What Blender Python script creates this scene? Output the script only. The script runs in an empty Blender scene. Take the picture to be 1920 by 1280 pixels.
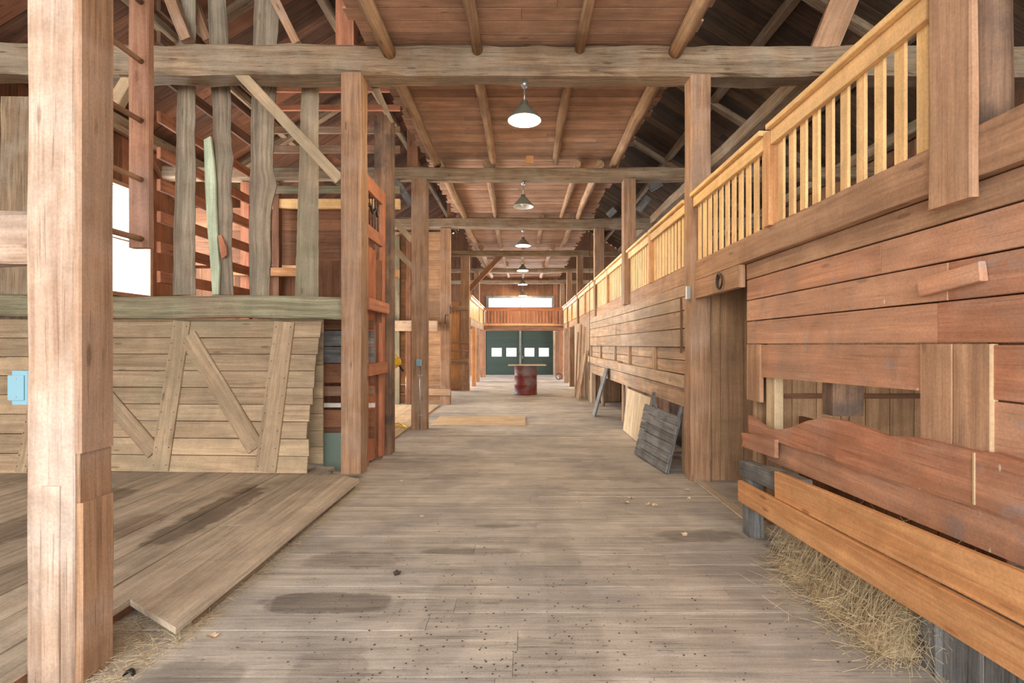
import bpy, math, random
from mathutils import Vector, noise as mn
random.seed(7)
V = Vector
SC = bpy.context.scene
COL = SC.collection
# ------------------------------------------------------------------ camera
cd = bpy.data.cameras.new('camera'); cam = bpy.data.objects.new('camera', cd); COL.objects.link(cam)
cam.location = (0, 0, 1.5); cam.rotation_euler = (math.pi/2, 0, 0)
cd.lens = 18; cd.sensor_width = 36; cd.shift_x = -20/1920; cd.shift_y = 6/1920; cd.clip_start = .05; cd.clip_end = 300
SC.camera = cam
# ------------------------------------------------------------------ view
vs = SC.view_settings
vs.view_transform = 'Standard'; vs.look = 'None'; vs.gamma = 1; vs.use_curve_mapping = False
vs.exposure = 0.2
# ------------------------------------------------------------------ world: bright overcast day
w = bpy.data.worlds.new('sky'); SC.world = w; w.use_nodes = True
bg = w.node_tree.nodes['Background']; bg.inputs[0].default_value = (1.0, .99, .96, 1); bg.inputs[1].default_value = 3.2
# ------------------------------------------------------------------ daylight through the openings
def area(name, loc, rot, sx, sy, power, col=(1, .97, .92)):
    l = bpy.data.lights.new(name, 'AREA'); l.shape = 'RECTANGLE'; l.size = sx; l.size_y = sy
    l.energy = power; l.color = col
    o = bpy.data.objects.new(name, l); COL.objects.link(o); o.location = loc; o.rotation_euler = rot
    return o
R90 = math.pi/2
area('fill_behind_camera', (0, -7.5, 3.2), (R90, 0, 0), 13, 6.4, 1150)  # added fill, shines through the unseen barn end left open behind the camera
area('daylight_left_doorway_mid', (-6.62, 11.2, 1.4), (0, -R90, 0), 2.4, 2.5, 480, (1, .98, .95))
area('daylight_left_doorway_far', (-6.62, 20.5, 1.65), (0, -R90, 0), 2.4, 5.6, 1400, (.93, .97, 1))
area('daylight_right_doorway_far', (6.62, 20.5, 1.65), (0, R90, 0), 2.4, 5.6, 1050, (.93, .97, 1))
area('daylight_left_window', (-6.62, 8.45, 3.2), (0, -R90, 0), 1.6, .8, 160, (1, .98, .95))
area('daylight_far_window', (-.1, 25.3, 3.55), (-R90, 0, 0), 3.0, .4, 140, (.93, .97, 1))

# ------------------------------------------------------------------ materials
def lin(c):
    return tuple((x/12.92 if x <= .04045 else ((x+.055)/1.055)**2.4) for x in [v/255 for v in c]) + (1,)
class NT:
    def __init__(s, m): s.t = m.node_tree; s.n = s.t.nodes; s.l = s.t.links
    def add(s, ty, **k):
        n = s.n.new(ty)
        for a, b in k.items(): setattr(n, a, b)
        return n
    def math(s, op, a, b=None, c=None):
        n = s.add('ShaderNodeMath', operation=op)
        for i, v in enumerate((a, b, c)):
            if v is None: continue
            if isinstance(v, (int, float)): n.inputs[i].default_value = v
            else: s.l.new(v, n.inputs[i])
        return n.outputs[0]
    def mix(s, f, a, b, bt='MIX'):
        n = s.add('ShaderNodeMix', data_type='RGBA', blend_type=bt)
        for i, v in ((0, f), (6, a), (7, b)):
            if isinstance(v, (int, float)): n.inputs[i].default_value = v
            elif isinstance(v, tuple): n.inputs[i].default_value = v
            else: s.l.new(v, n.inputs[i])
        return n.outputs[2]
    def noise(s, vec, scale, det=4, dist=0, rough=.55):
        n = s.add('ShaderNodeTexNoise'); n.inputs['Scale'].default_value = scale
        n.inputs['Detail'].default_value = det; n.inputs['Distortion'].default_value = dist; n.inputs['Roughness'].default_value = rough
        s.l.new(vec, n.inputs['Vector']); return n.outputs['Fac']
    def mapv(s, vec, sc):
        n = s.add('ShaderNodeMapping'); n.inputs['Scale'].default_value = sc; s.l.new(vec, n.inputs['Vector']); return n.outputs[0]
    def rng(s, v, a, b, c=0, d=1):
        n = s.add('ShaderNodeMapRange'); n.interpolation_type = 'SMOOTHSTEP'
        for i, q in enumerate((a, b, c, d)): n.inputs[i+1].default_value = q
        s.l.new(v, n.inputs[0]); return n.outputs[0]
def wood(name, a, b, crack=(60, 42, 32), var=.22, alt=None, dirt=None, dirt_amt=.4, dirt_scale=1.2, knots=.5, rough=.78,
         crack_amt=.55, bump=.35, grain=1.0, stains=None, bright=None, spec=.25, flecks=0, sat=.9, dashes=0, hue=.509):
    m = bpy.data.materials.new(name); m.use_nodes = True; t = NT(m); bs = t.n['Principled BSDF']
    uv = t.add('ShaderNodeUVMap').outputs[0]
    pos = t.add('ShaderNodeNewGeometry').outputs['Position']
    rnd = t.add('ShaderNodeAttribute', attribute_name='rnd').outputs['Fac']
    g0 = t.noise(t.mapv(uv, (.45*grain, 5*grain, 1)), 1, 3, 1.6)
    g1 = t.noise(t.mapv(uv, (1.0*grain, 24*grain, 1)), 1, 7, .8, .62)
    g2 = t.noise(t.mapv(uv, (2.4*grain, 90*grain, 1)), 1, 4, .3, .65)
    sp = t.noise(pos, 75, 3, 0, .7); bl = t.noise(pos, 3.1, 5, .7, .6)
    c = t.mix(t.rng(g1, .33, .68), lin(a), lin(b))
    if alt: c = t.mix(t.math('MULTIPLY', t.rng(rnd, .35, .9), .85), c, lin(alt))
    if dirt:
        d = t.noise(pos, dirt_scale, 5, .4)
        c = t.mix(t.math('MULTIPLY', t.rng(d, .42, .66), dirt_amt), c, lin(dirt))
    # long hairline cracks / grain lines
    c = t.mix(t.math('MULTIPLY', t.rng(g2, .55, .70), crack_amt), c, lin(crack))
    c = t.mix(t.math('MULTIPLY', t.rng(g2, .44, .24), .28), c, (1, 1, 1, 1), 'SOFT_LIGHT')
    if knots:
        vo = t.add('ShaderNodeTexVoronoi'); vo.inputs['Scale'].default_value = 1; t.l.new(t.mapv(uv, (1.6, 6.5, 1)), vo.inputs['Vector'])
        vo.inputs['Randomness'].default_value = 1
        kn = t.rng(vo.outputs['Distance'], .055, .11, 1, 0)
        c = t.mix(t.math('MULTIPLY', kn, knots), c, lin(crack))
    if flecks:
        v2 = t.add('ShaderNodeTexVoronoi'); v2.inputs['Scale'].default_value = 11; t.l.new(pos, v2.inputs['Vector'])
        fk = t.rng(v2.outputs['Distance'], .07, .12, 1, 0)
        c = t.mix(t.math('MULTIPLY', fk, flecks), c, lin((52, 44, 38)))
    if dashes:
        wv = t.noise(t.mapv(pos, (3, 3, 1)), 3, 2); v3 = t.add('ShaderNodeTexVoronoi'); v3.inputs['Scale'].default_value = 1
        t.l.new(t.mapv(pos, (13, 13, 5)), v3.inputs['Vector']); dk = t.math('MULTIPLY', t.rng(v3.outputs['Distance'], .05, .1, 1, 0), t.rng(wv, .48, .56))
        c = t.mix(t.math('MULTIPLY', dk, dashes), c, lin((226, 210, 190)))
        c = t.mix(t.math('MULTIPLY', t.rng(t.noise(pos, 5.5, 4, .8), .60, .72), .55), c, lin((158, 142, 138)))
    if stains:
        wob = t.noise(pos, 7, 4, .5)
        sx = t.add('ShaderNodeSeparateXYZ'); t.l.new(pos, sx.inputs[0])
        for (x, y, rx, ry, am, cc) in stains:
            dx = t.math('DIVIDE', t.math('SUBTRACT', sx.outputs[0], x), rx)
            dy = t.math('DIVIDE', t.math('SUBTRACT', sx.outputs[1], y), ry)
            rr = t.math('ADD', t.math('POWER', t.math('ABSOLUTE', dx), 2.6), t.math('POWER', t.math('ABSOLUTE', dy), 2.6))
            rr = t.math('ADD', rr, t.math('MULTIPLY', t.math('SUBTRACT', wob, .5), 2.2))
            c = t.mix(t.math('MULTIPLY', t.rng(rr, .6, 1.3, 1, 0), am*.85), c, lin(cc), 'MULTIPLY')
    # plank to plank value, streaks, blotches, speckle
    vv = t.math('MULTIPLY', t.math('MULTIPLY', t.rng(g0, .28, .72, 1.13, .84), t.rng(bl, .3, .7, 1.1, .86)), t.rng(sp, .3, .7, 1.09, .9))
    hs = t.add('ShaderNodeHueSaturation'); t.l.new(c, hs.inputs['Color'])
    pv = t.math('FRACT', t.math('MULTIPLY', rnd, 7.31))
    t.l.new(t.math('MULTIPLY', vv, t.math('MULTIPLY_ADD', pv, 2*var, 1.04-var)), hs.inputs['Value']); hs.inputs['Saturation'].default_value = sat; hs.inputs['Hue'].default_value = hue
    t.l.new(hs.outputs[0], bs.inputs['Base Color'])
    bs.inputs['Roughness'].default_value = rough; bs.inputs['Specular IOR Level'].default_value = spec
    bp = t.add('ShaderNodeBump'); bp.inputs['Strength'].default_value = bump; bp.inputs['Distance'].default_value = .006
    h = t.math('ADD', t.math('MULTIPLY', g2, .6), g1)
    t.l.new(h, bp.inputs['Height']); t.l.new(bp.outputs[0], bs.inputs['Normal'])
    return m
def plain(name, c, rough=.6, metal=0, emit=0, trans=0, nz=None):
    m = bpy.data.materials.new(name); m.use_nodes = True; t = NT(m); bs = t.n['Principled BSDF']
    bs.inputs['Base Color'].default_value = lin(c); bs.inputs['Roughness'].default_value = rough; bs.inputs['Metallic'].default_value = metal
    pos = t.add('ShaderNodeNewGeometry').outputs['Position']
    if nz:
        d = t.noise(pos, nz[1], 6, .6); col = t.mix(t.rng(d, .4, .62), lin(c), lin(nz[0]))
        t.l.new(col, bs.inputs['Base Color'])
    else:
        d = t.noise(pos, 9, 4); t.l.new(t.mix(t.math('MULTIPLY', d, .25), lin(c), lin(tuple(v*.75 for v in c))), bs.inputs['Base Color'])
    if emit:
        bs.inputs['Emission Color'].default_value = lin(c); bs.inputs['Emission Strength'].default_value = emit
    if trans: bs.inputs['Transmission Weight'].default_value = trans
    return m
M = {}
M['floor'] = wood('floorboards', (196, 182, 166), (168, 154, 138), (92, 80, 70), .07, sat=.62, dirt=(142, 136, 136), dirt_amt=.6, dirt_scale=.9, knots=.3, crack_amt=.62, bump=.3, flecks=.35, rough=.7, stains=[
    (-1.13, 2.98, .40, .12, .75, (128, 112, 96)), (-1.2, 3.58, .34, .13, .55, (150, 128, 108)), (-.37, 3.72, .36, .06, .6, (140, 120, 104)),
    (-.22, 4.24, .2, .04, .5, (140, 120, 104)), (.75, 5.75, .5, .07, .5, (150, 128, 108)), (1.38, 4.02, .34, .13, .5, (150, 136, 122)),
    (-.42, 2.9, .14, .55, .22, (140, 128, 134)), (.27, 2.9, .14, 1.5, .2, (150, 146, 142)), (-1.5, 2.2, .25, .25, .5, (140, 134, 132)),
    (-.9, 2.35, .18, .2, .45, (150, 142, 146)), (-.2, 8.4, 1.4, .08, .35, (150, 128, 108)), (-.9, 5.75, .25, .05, .4, (140, 120, 104))])
M['deck'] = wood('platform_boards', (196, 176, 152), (172, 150, 128), (90, 72, 58), .10, sat=.8, dirt=(150, 136, 122), dirt_amt=.5, knots=.25, crack_amt=.4, bump=.25, flecks=.2, stains=[
    (-2.62, 4.35, .17, .75, .75, (120, 106, 94)), (-3.05, 4.0, .16, .3, .5, (170, 132, 106)), (-2.75, 5.0, .12, .18, .5, (165, 130, 106)), (-3.9, 4.2, .25, .9, .6, (125, 110, 98)), (-3.1, 3.2, .2, .5, .4, (140, 122, 106))])
M['post'] = wood('old_pine_post', (166, 122, 92), (134, 94, 68), (76, 48, 34), .12, dirt=(168, 140, 124), dirt_amt=.5, dirt_scale=1.6, crack_amt=.5)
M['near_post'] = wood('near_post_pine', (166, 136, 116), (142, 106, 84), (84, 54, 40), .05, sat=.85, dirt=(198, 180, 168), dirt_amt=.6, dirt_scale=1.1, crack_amt=.5, grain=.8)
M['beam'] = wood('hewn_beam', (156, 128, 102), (120, 94, 72), (52, 36, 26), .10, dirt=(152, 138, 120), dirt_amt=.6, dirt_scale=2, crack_amt=.8, bump=.8)
M['ceil'] = wood('ceiling_boards', (188, 134, 102), (156, 104, 74), (84, 50, 34), .24, sat=.8, alt=(172, 120, 90), dirt=(150, 116, 92), dirt_amt=.35, crack_amt=.5)
M['pole'] = wood('peeled_pole', (188, 150, 118), (158, 118, 88), (80, 50, 34), .15, crack_amt=.5, bump=.4)
M['roof_l'] = wood('roof_boards_warm', (112, 74, 56), (82, 54, 42), (34, 22, 17), .35, alt=(126, 74, 50), crack_amt=.6)
M['roof_r'] = wood('roof_boards_dark', (90, 68, 52), (66, 50, 40), (26, 20, 16), .35, alt=(98, 70, 48), crack_amt=.6)
M['red'] = wood('red_stained_wood', (190, 116, 78), (164, 88, 56), (96, 50, 34), .09, alt=(196, 134, 100), sat=.86, dashes=.8, dirt=(172, 128, 106), dirt_amt=.55, dirt_scale=2.2, knots=.4, crack_amt=.4, rough=.6, spec=.3)
M['tanw'] = wood('tan_wall_boards', (188, 148, 114), (160, 118, 88), (92, 62, 44), .14, alt=(176, 146, 120), dirt=(150, 130, 112), dirt_amt=.5, crack_amt=.4)
M['skirt'] = wood('skirt_beam_wood', (184, 136, 104), (164, 116, 86), (110, 72, 52), .08, dirt=(168, 132, 108), dirt_amt=.4, crack_amt=.35)
M['pine'] = wood('yellow_pine', (238, 184, 108), (222, 160, 84), (168, 98, 48), .08, sat=.84, alt=(228, 168, 98), knots=.75, crack_amt=.25, rough=.55, bump=.15)
M['pinew'] = wood('orange_pine', (210, 150, 102), (188, 122, 76), (130, 70, 42), .08, sat=.95, knots=.6, crack_amt=.3, rough=.6, bump=.2)
M['railb'] = wood('dark_red_brown_rail', (158, 108, 84), (134, 84, 62), (80, 46, 34), .05, dirt=(150, 116, 104), dirt_amt=.6, dirt_scale=2, crack_amt=.3)
M['slab'] = wood('grey_green_slab', (146, 130, 110), (110, 96, 80), (66, 56, 44), .16, dirt=(140, 140, 122), dirt_amt=.25, hue=.5, dirt_scale=2, crack_amt=.5, bump=.5)
M['green'] = wood('faded_green_wood', (142, 138, 110), (112, 104, 80), (72, 62, 46), .1, dirt=(144, 122, 100), dirt_amt=.7, hue=.5, dirt_scale=1.0, crack_amt=.5)
M['bark'] = wood('pale_green_bark', (186, 196, 168), (164, 172, 144), (80, 84, 66), .05, knots=1, crack_amt=.3)
M['door'] = wood('weathered_door_boards', (172, 144, 116), (146, 118, 92), (84, 62, 46), .17, alt=(182, 150, 118), dirt=(146, 134, 108), dirt_amt=.45, crack_amt=.45)
M['reddoor'] = wood('reddish_old_door', (182, 108, 76), (152, 82, 56), (80, 42, 28), .12, alt=(170, 96, 66), crack_amt=.4)
M['grey'] = wood('silver_grey_wood', (140, 140, 138), (104, 104, 104), (40, 38, 38), .15, dirt=(88, 84, 82), dirt_amt=.6, dirt_scale=5, crack_amt=.7, bump=.7)
M['brown'] = wood('dark_brown_boards', (126, 82, 58), (100, 62, 42), (44, 28, 20), .2, alt=(138, 84, 56), crack_amt=.5)
M['stall'] = wood('stall_boards', (186, 140, 102), (160, 114, 80), (96, 60, 38), .15, dirt=(130, 98, 76), dirt_amt=.5, knots=.8, crack_amt=.35)
M['ply'] = wood('plywood', (206, 176, 140), (194, 162, 126), (150, 118, 88), .04, knots=0, crack_amt=.15, bump=.08)
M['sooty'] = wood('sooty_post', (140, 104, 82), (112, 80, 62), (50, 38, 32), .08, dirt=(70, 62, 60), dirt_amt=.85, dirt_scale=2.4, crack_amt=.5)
M['gdoor'] = plain('green_painted_door', (36, 52, 45), .5)
M['metal'] = plain('galvanised_metal', (176, 186, 190), .35, .8)
M['shade'] = plain('grey_enamel_shade', (128, 132, 118), .4, .4)
M['shade_in'] = plain('white_enamel', (235, 235, 228), .4)
M['bulb'] = plain('lit_bulb', (255, 226, 180), .3, 0, 130)
M['glass_off'] = plain('frosted_bulb', (225, 225, 220), .2)
M['drum'] = plain('rusty_red_drum', (122, 48, 40), .55, .2, nz=((122, 108, 112), 2.6))
M['black'] = plain('black_rubber', (24, 24, 24), .6)
M['iron'] = plain('dark_iron', (70, 62, 56), .5, .6)
M['yellow'] = plain('yellow_plastic', (232, 186, 40), .4)
M['blue'] = plain('pale_blue_plastic', (112, 152, 168), .45)
M['white'] = plain('white_paint', (232, 230, 224), .5)
M['hay'] = plain('dry_hay', (208, 188, 152), .9)
M['leaf'] = plain('dry_leaf', (216, 190, 160), .8)
M['debris'] = plain('dark_litter', (64, 52, 44), .9)
M['jar'] = plain('greenish_glass', (160, 180, 168), .15, 0, 0, .45)
def glassmat():
    m = bpy.data.materials.new('window_glass'); m.use_nodes = True; t = NT(m); t.n.clear()
    o = t.add('ShaderNodeOutputMaterial'); tr = t.add('ShaderNodeBsdfTransparent'); gl = t.add('ShaderNodeBsdfGlossy'); mx = t.add('ShaderNodeMixShader')
    gl.inputs['Roughness'].default_value = .05; mx.inputs[0].default_value = .06
    t.l.new(tr.outputs[0], mx.inputs[1]); t.l.new(gl.outputs[0], mx.inputs[2]); t.l.new(mx.outputs[0], o.inputs[0]); return m
M['glass'] = glassmat()

# ------------------------------------------------------------------ mesh builder
class MB:
    def __init__(s): s.v = []; s.f = []; s.uv = []; s.r = []; s.sm = []
    def face(s, idx, uvs, r, smooth=False): s.f.append(idx); s.uv.append(uvs); s.r.append(r); s.sm.append(smooth)
    def beam(s, p0, p1, w, t, side=None, segs=1, jit=0, ch=.0, warp=0, w1=None, t1=None, r=None, sk0=0, sk1=0):
        """board or squared timber from p0 to p1; w = size along `side`, t = the other one"""
        p0 = V(p0); p1 = V(p1); d = p1-p0; L = d.length
        if L < 1e-6: return s
        d = d/L
        if side is None: side = V((1, 0, 0)) if abs(d.x) < .9 else V((0, 0, 1))
        a = V(side); a = (a - d*a.dot(d)).normalized(); b = d.cross(a)
        w1 = w if w1 is None else w1; t1 = t if t1 is None else t1
        ch = min(ch, w*.4, t*.4)
        r = random.random() if r is None else r
        ou, ov = random.random()*40, random.random()*40
        base = len(s.v); n = 8 if ch > 0 else 4
        sd = V((random.random()*50, random.random()*50, random.random()*50))
        if jit or warp: segs = max(segs, 2)
        for k in range(segs+1):
            q = k/segs; hw = (w+(w1-w)*q)/2; ht = (t+(t1-t)*q)/2
            if ch > 0: ring = [(-hw+ch, -ht), (hw-ch, -ht), (hw, -ht+ch), (hw, ht-ch), (hw-ch, ht), (-hw+ch, ht), (-hw, ht-ch), (-hw, -ht+ch)]
            else: ring = [(-hw, -ht), (hw, -ht), (hw, ht), (-hw, ht)]
            c = p0 + d*(L*q)
            if warp: c = c + a*(mn.noise(sd+V((q*L*.55, 0, 0)))*warp) + b*(mn.noise(sd+V((q*L*.55, 9, 0)))*warp*.5)
            for i, (x, y) in enumerate(ring):
                e = 0
                if jit: e = mn.noise(sd*3+V((q*L*2.3, i*1.7, 4)))*jit
                sk = (sk0*(1-q)+sk1*q)*(x/max(hw, 1e-5)) if (k == 0 or k == segs) else 0
                s.v.append(c + a*(x+(e if x > 0 else -e)) + b*(y+(e if y > 0 else -e)) + d*sk)
        per = [0]; 
        for i in range(n):
            x0, y0 = ring[i]; x1, y1 = ring[(i+1) % n]; per.append(per[-1]+math.hypot(x1-x0, y1-y0))
        for k in range(segs):
            u0 = ou+L*k/segs; u1 = ou+L*(k+1)/segs
            for i in range(n):
                j = (i+1) % n; A = base+k*n
                s.face((A+i, A+j, A+n+j, A+n+i), [(u0, ov+per[i]), (u0, ov+per[i+1]), (u1, ov+per[i+1]), (u1, ov+per[i])], r)
        for A, rev in ((base, True), (base+segs*n, False)):
            idx = [A+i for i in range(n)]; uu = [(ou+ring[i][0]*.3, ov+ring[i][1]) for i in range(n)]
            if rev: idx.reverse(); uu.reverse()
            s.face(tuple(idx), uu, r)
        return s
    def box(s, a, b, axis='z', **k):
        """axis aligned box by two corners, grain along `axis`"""
        a = V(a); b = V(b); lo = V([min(a[i], b[i]) for i in range(3)]); hi = V([max(a[i], b[i]) for i in range(3)])
        c = (lo+hi)/2; z = 'xyz'.index(axis); p0 = c.copy(); p1 = c.copy(); p0[z] = lo[z]; p1[z] = hi[z]
        sa = {'x': 2, 'y': 2, 'z': 0}[axis]; ta = 3-z-sa; side = V((0, 0, 0)); side[sa] = 1
        return s.beam(p0, p1, hi[sa]-lo[sa], hi[ta]-lo[ta], side, **k)
    def log(s, p0, p1, r0, r1=None, n=12, segs=8, jit=.0, warp=0, rough=True, r=None, cap=True):
        p0 = V(p0); p1 = V(p1); d = p1-p0; L = d.length; d /= L; r1 = r0 if r1 is None else r1
        a = d.orthogonal().normalized(); b = d.cross(a); base = len(s.v); r = random.random() if r is None else r
        ou, ov = random.random()*40, random.random()*40; sd = V((random.random()*50, random.random()*50, 3))
        for k in range(segs+1):
            q = k/segs; c = p0+d*(L*q)
            if warp: c = c + a*(mn.noise(sd+V((q*L*.6, 0, 0)))*warp) + b*(mn.noise(sd+V((q*L*.6, 9, 0)))*warp)
            for i in range(n):
                an = 2*math.pi*i/n; rr = r0+(r1-r0)*q
                if jit: rr += mn.noise(sd+V((math.cos(an), math.sin(an), q*L*1.8)))*jit
                s.v.append(c+a*(math.cos(an)*rr)+b*(math.sin(an)*rr))
        pr = 2*math.pi*r0/n
        for k in range(segs):
            u0 = ou+L*k/segs; u1 = ou+L*(k+1)/segs
            for i in range(n):
                j = (i+1) % n; A = base+k*n
                s.face((A+i, A+j, A+n+j, A+n+i), [(u0, ov+pr*i), (u0, ov+pr*(i+1)), (u1, ov+pr*(i+1)), (u1, ov+pr*i)], r, True)
        if cap:
            for A, rev in ((base, True), (base+segs*n, False)):
                idx = [A+i for i in range(n)]; uu = [(ou+.02*math.cos(i), ov+r0*math.sin(i)) for i in range(n)]
                if rev: idx.reverse(); uu.reverse()
                s.face(tuple(idx), uu, r)
        return s
    def tube(s, pts, r, n=8):
        """smooth tube along a polyline"""
        pts = [V(p) for p in pts]; base = len(s.v); prev = None
        for k, p in enumerate(pts):
            d = (pts[min(k+1, len(pts)-1)]-pts[max(k-1, 0)]).normalized()
            a = d.orthogonal().normalized() if prev is None else (prev-d*prev.dot(d)).normalized()
            prev = a; b = d.cross(a)
            for i in range(n):
                an = 2*math.pi*i/n; s.v.append(p+a*(math.cos(an)*r)+b*(math.sin(an)*r))
        for k in range(len(pts)-1):
            for i in range(n):
                j = (i+1) % n; A = base+k*n
                s.face((A+i, A+j, A+n+j, A+n+i), [(0, 0)]*4, .5, True)
        s.face(tuple(reversed([base+i for i in range(n)])), [(0, 0)]*n, .5); A = base+(len(pts)-1)*n
        s.face(tuple(A+i for i in range(n)), [(0, 0)]*n, .5)
        return s
    def lathe(s, prof, c, n=28):
        c = V(c); base = len(s.v)
        for (r, z) in prof:
            for i in range(n):
                an = 2*math.pi*i/n; s.v.append(c+V((math.cos(an)*max(r, 1e-4), math.sin(an)*max(r, 1e-4), z)))
        for k in range(len(prof)-1):
            for i in range(n):
                j = (i+1) % n; A = base+k*n
                s.face((A+i, A+j, A+n+j, A+n+i), [(0, 0)]*4, .5, True)
        return s
    def prism(s, pts, off, r=None, ax='h'):
        """polygon pts (3D, planar) extruded by vector off; u runs along y or x, v along z"""
        pts = [V(p) for p in pts]; off = V(off); n = len(pts); base = len(s.v); r = random.random() if r is None else r
        ou, ov = random.random()*40, random.random()*40
        for p in pts: s.v.append(p)
        for p in pts: s.v.append(p+off)
        U = {'h': lambda p: (ou+p.x+p.y, ov+p.z), 'v': lambda p: (ou+p.z, ov+p.x+p.y), 'f': lambda p: (ou+p.y, ov+p.x+p.z)}[ax]
        s.face(tuple(range(base, base+n)), [U(p) for p in pts], r)
        s.face(tuple(reversed(range(base+n, base+2*n))), [U(p) for p in reversed(pts)], r)
        for i in range(n):
            j = (i+1) % n; a, b = pts[i], pts[j]
            s.face((base+j, base+i, base+n+i, base+n+j), [U(b), U(a), (U(a)[0], U(a)[1]+off.length), (U(b)[0], U(b)[1]+off.length)], r)
        return s
    def poly(s, pts, r=.5):
        b = len(s.v)
        for p in pts: s.v.append(V(p))
        s.face(tuple(range(b, b+len(pts))), [(V(p).x+V(p).y, V(p).z) for p in pts], r); return s
    def build(s, name, mat, parent=None):
        lo = V([min(v[i] for v in s.v) for i in range(3)]); hi = V([max(v[i] for v in s.v) for i in range(3)])
        o0 = V(((lo.x+hi.x)/2, (lo.y+hi.y)/2, lo.z))
        me = bpy.data.meshes.new(name); me.from_pydata([tuple(v-o0) for v in s.v], [], s.f)
        ul = me.uv_layers.new(name='UVMap'); flat = [c for f in s.uv for p in f for c in p]; ul.data.foreach_set('uv', flat)
        at = me.attributes.new('rnd', 'FLOAT', 'FACE'); at.data.foreach_set('value', s.r)
        me.polygons.foreach_set('use_smooth', s.sm)
        me.materials.append(M[mat]); me.update()
        ob = bpy.data.objects.new(name, me); COL.objects.link(ob)
        if parent: ob.parent = parent; ob.location = o0 - WL[parent.name]
        else: ob.location = o0
        WL[ob.name] = o0
        return ob
WL = {}
def tag(o, label, cat, group=None):
    o['label'] = label; o['category'] = cat
    if group: o['group'] = group
    return o
def struct(o): o['kind'] = 'structure'; return o
def empty(name, loc, label, cat, group=None):
    o = bpy.data.objects.new(name, None); COL.objects.link(o); o.location = loc; o.empty_display_size = .1
    WL[o.name] = V(loc); return tag(o, label, cat, group)
def at(px, py, Y): return V(((px-980)/960*Y, Y, 1.5-(py-646)/960*Y))      # a measured point of the photo at depth Y
def onX(px, py, X): Y = X*960/(px-980); return V((X, Y, 1.5-(py-646)/960*Y))  # the same on a wall at x = X
def frac(a, b, t): return a+(b-a)*t

BAY = [5.6, 9.0, 12.8, 16.7, 20.5, 24.3]
ORD = ['first', 'second', 'third', 'fourth', 'fifth', 'sixth']
WX = 6.5; YB = 25.2; YF = -3.0
EAVE, PITCH = 5.1, .62
def roofz(x): return EAVE+PITCH*(WX-abs(x))
ZB = 4.42   # underside of the tie beams
ZC = 4.80   # aisle ceiling boards

# ================================================================== STRUCTURE
# floor of transverse boards
m = MB(); y = YF
while y < YB+.2:
    wd = random.choice([.16, .18, .2, .15]); x = -6.5
    cuts = [-6.5]
    while cuts[-1] < 6.5: cuts.append(min(6.5, cuts[-1]+random.uniform(2.4, 4.4)))
    for a, b in zip(cuts, cuts[1:]):
        m.box((a+.001, y+.0025, -.04), (b-.001, y+wd-.0025, random.uniform(-.0015, .0005)), 'x')
    y += wd
struct(m.build('floor', 'floor'))
m = MB(); m.box((-9, YF-4, -.12), (9, YB+2, -.05), 'x'); struct(m.build('floor', 'deck'))
# raised platform left (boards run along the aisle)
PH = .085
m = MB(); x = -6.45; k = 0
edges = []
while x < -2.2:
    wd = random.uniform(.24, .3); x1 = min(x+wd, -2.18)
    if -2.18-x1 < .1: x1 = -2.18
    edges.append((x, x1)); x = x1
for (a, b) in edges:
    y = .6
    while y < 5.95:
        y1 = min(5.95, y+random.uniform(2.6, 4.6))
        if 5.95-y1 < .8: y1 = 5.95
        z = PH+random.uniform(-.003, .003)
        m.box((a+.0055, y+.002, z-.032), (b-.0055, y1-.002, z), 'y')
        y = y1
o = m.build('floor', 'deck'); struct(o)
m = MB(); m.box((-6.45, .62, .001), (-2.2, 5.93, PH-.033), 'y'); struct(m.build('trim_1', 'brown'))
# the outer platform board with its skewed front end, on a curb
m = MB()
m.prism([(-2.178, 2.84, PH-.032), (-1.735, 2.56, PH-.032), (-1.72, 5.4, PH-.032), (-1.99, 5.56, PH-.032), (-2.178, 5.72, PH-.032)][::-1], (0, 0, .034), r=.63, ax='f')
o = m.build('platform_edge_board', 'deck'); tag(o, 'wide worn board with angled end, last board of the raised platform beside the aisle', 'board')
m = MB(); m.box((-1.86, 2.72, .001), (-1.76, 5.38, PH-.033), 'y', jit=.01, segs=12); m.box((-2.17, 2.9, .001), (-1.87, 3.02, PH-.034), 'x', jit=.01, segs=4)
tag(m.build('platform_curb', 'beam'), 'rough timber curb carrying the platform edge board', 'timber')

# platform continues beyond the leaning red door: light plywood & boards
m = MB()
for k, (a, b) in enumerate([(-6.4, -5.3), (-5.3, -4.2), (-4.2, -3.1), (-3.1, -2.04)]):
    m.box((a+.004, 7.3, .002), (b-.004, 9.8, .022), 'y'); m.box((a+.004, 9.81, .002), (b-.004, 12.6, .022), 'y')
struct(m.build('floor', 'ply'))
m = MB(); m.box((-1.72, 9.45, .003), (.05, 10.65, .014), 'x'); tag(m.build('plywood_sheet', 'ply'), 'pale plywood sheet lying flat on the aisle floor', 'plywood')

# aisle ceiling: boards run across
m = MB(); y = -2.8
while y < YB-.1:
    wd = random.uniform(.13, .19)
    if y > 4.8 and y < 5.3: wd = .2
    a = -1.72+random.uniform(-.06, .05); b = 1.78+random.uniform(-.05, .08)
    br = random.uniform(-1.2, 1.2)
    z = ZC+random.uniform(0, .006)
    if random.random() < .45: parts = [(a, br), (br+.004, b)]
    else: parts = [(a, b)]
    for p, q in parts: m.box((p, y+.007, z), (q, y+wd-.007, z+.022), 'x')
    y += wd
struct(m.build('ceiling', 'ceil'))
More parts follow.
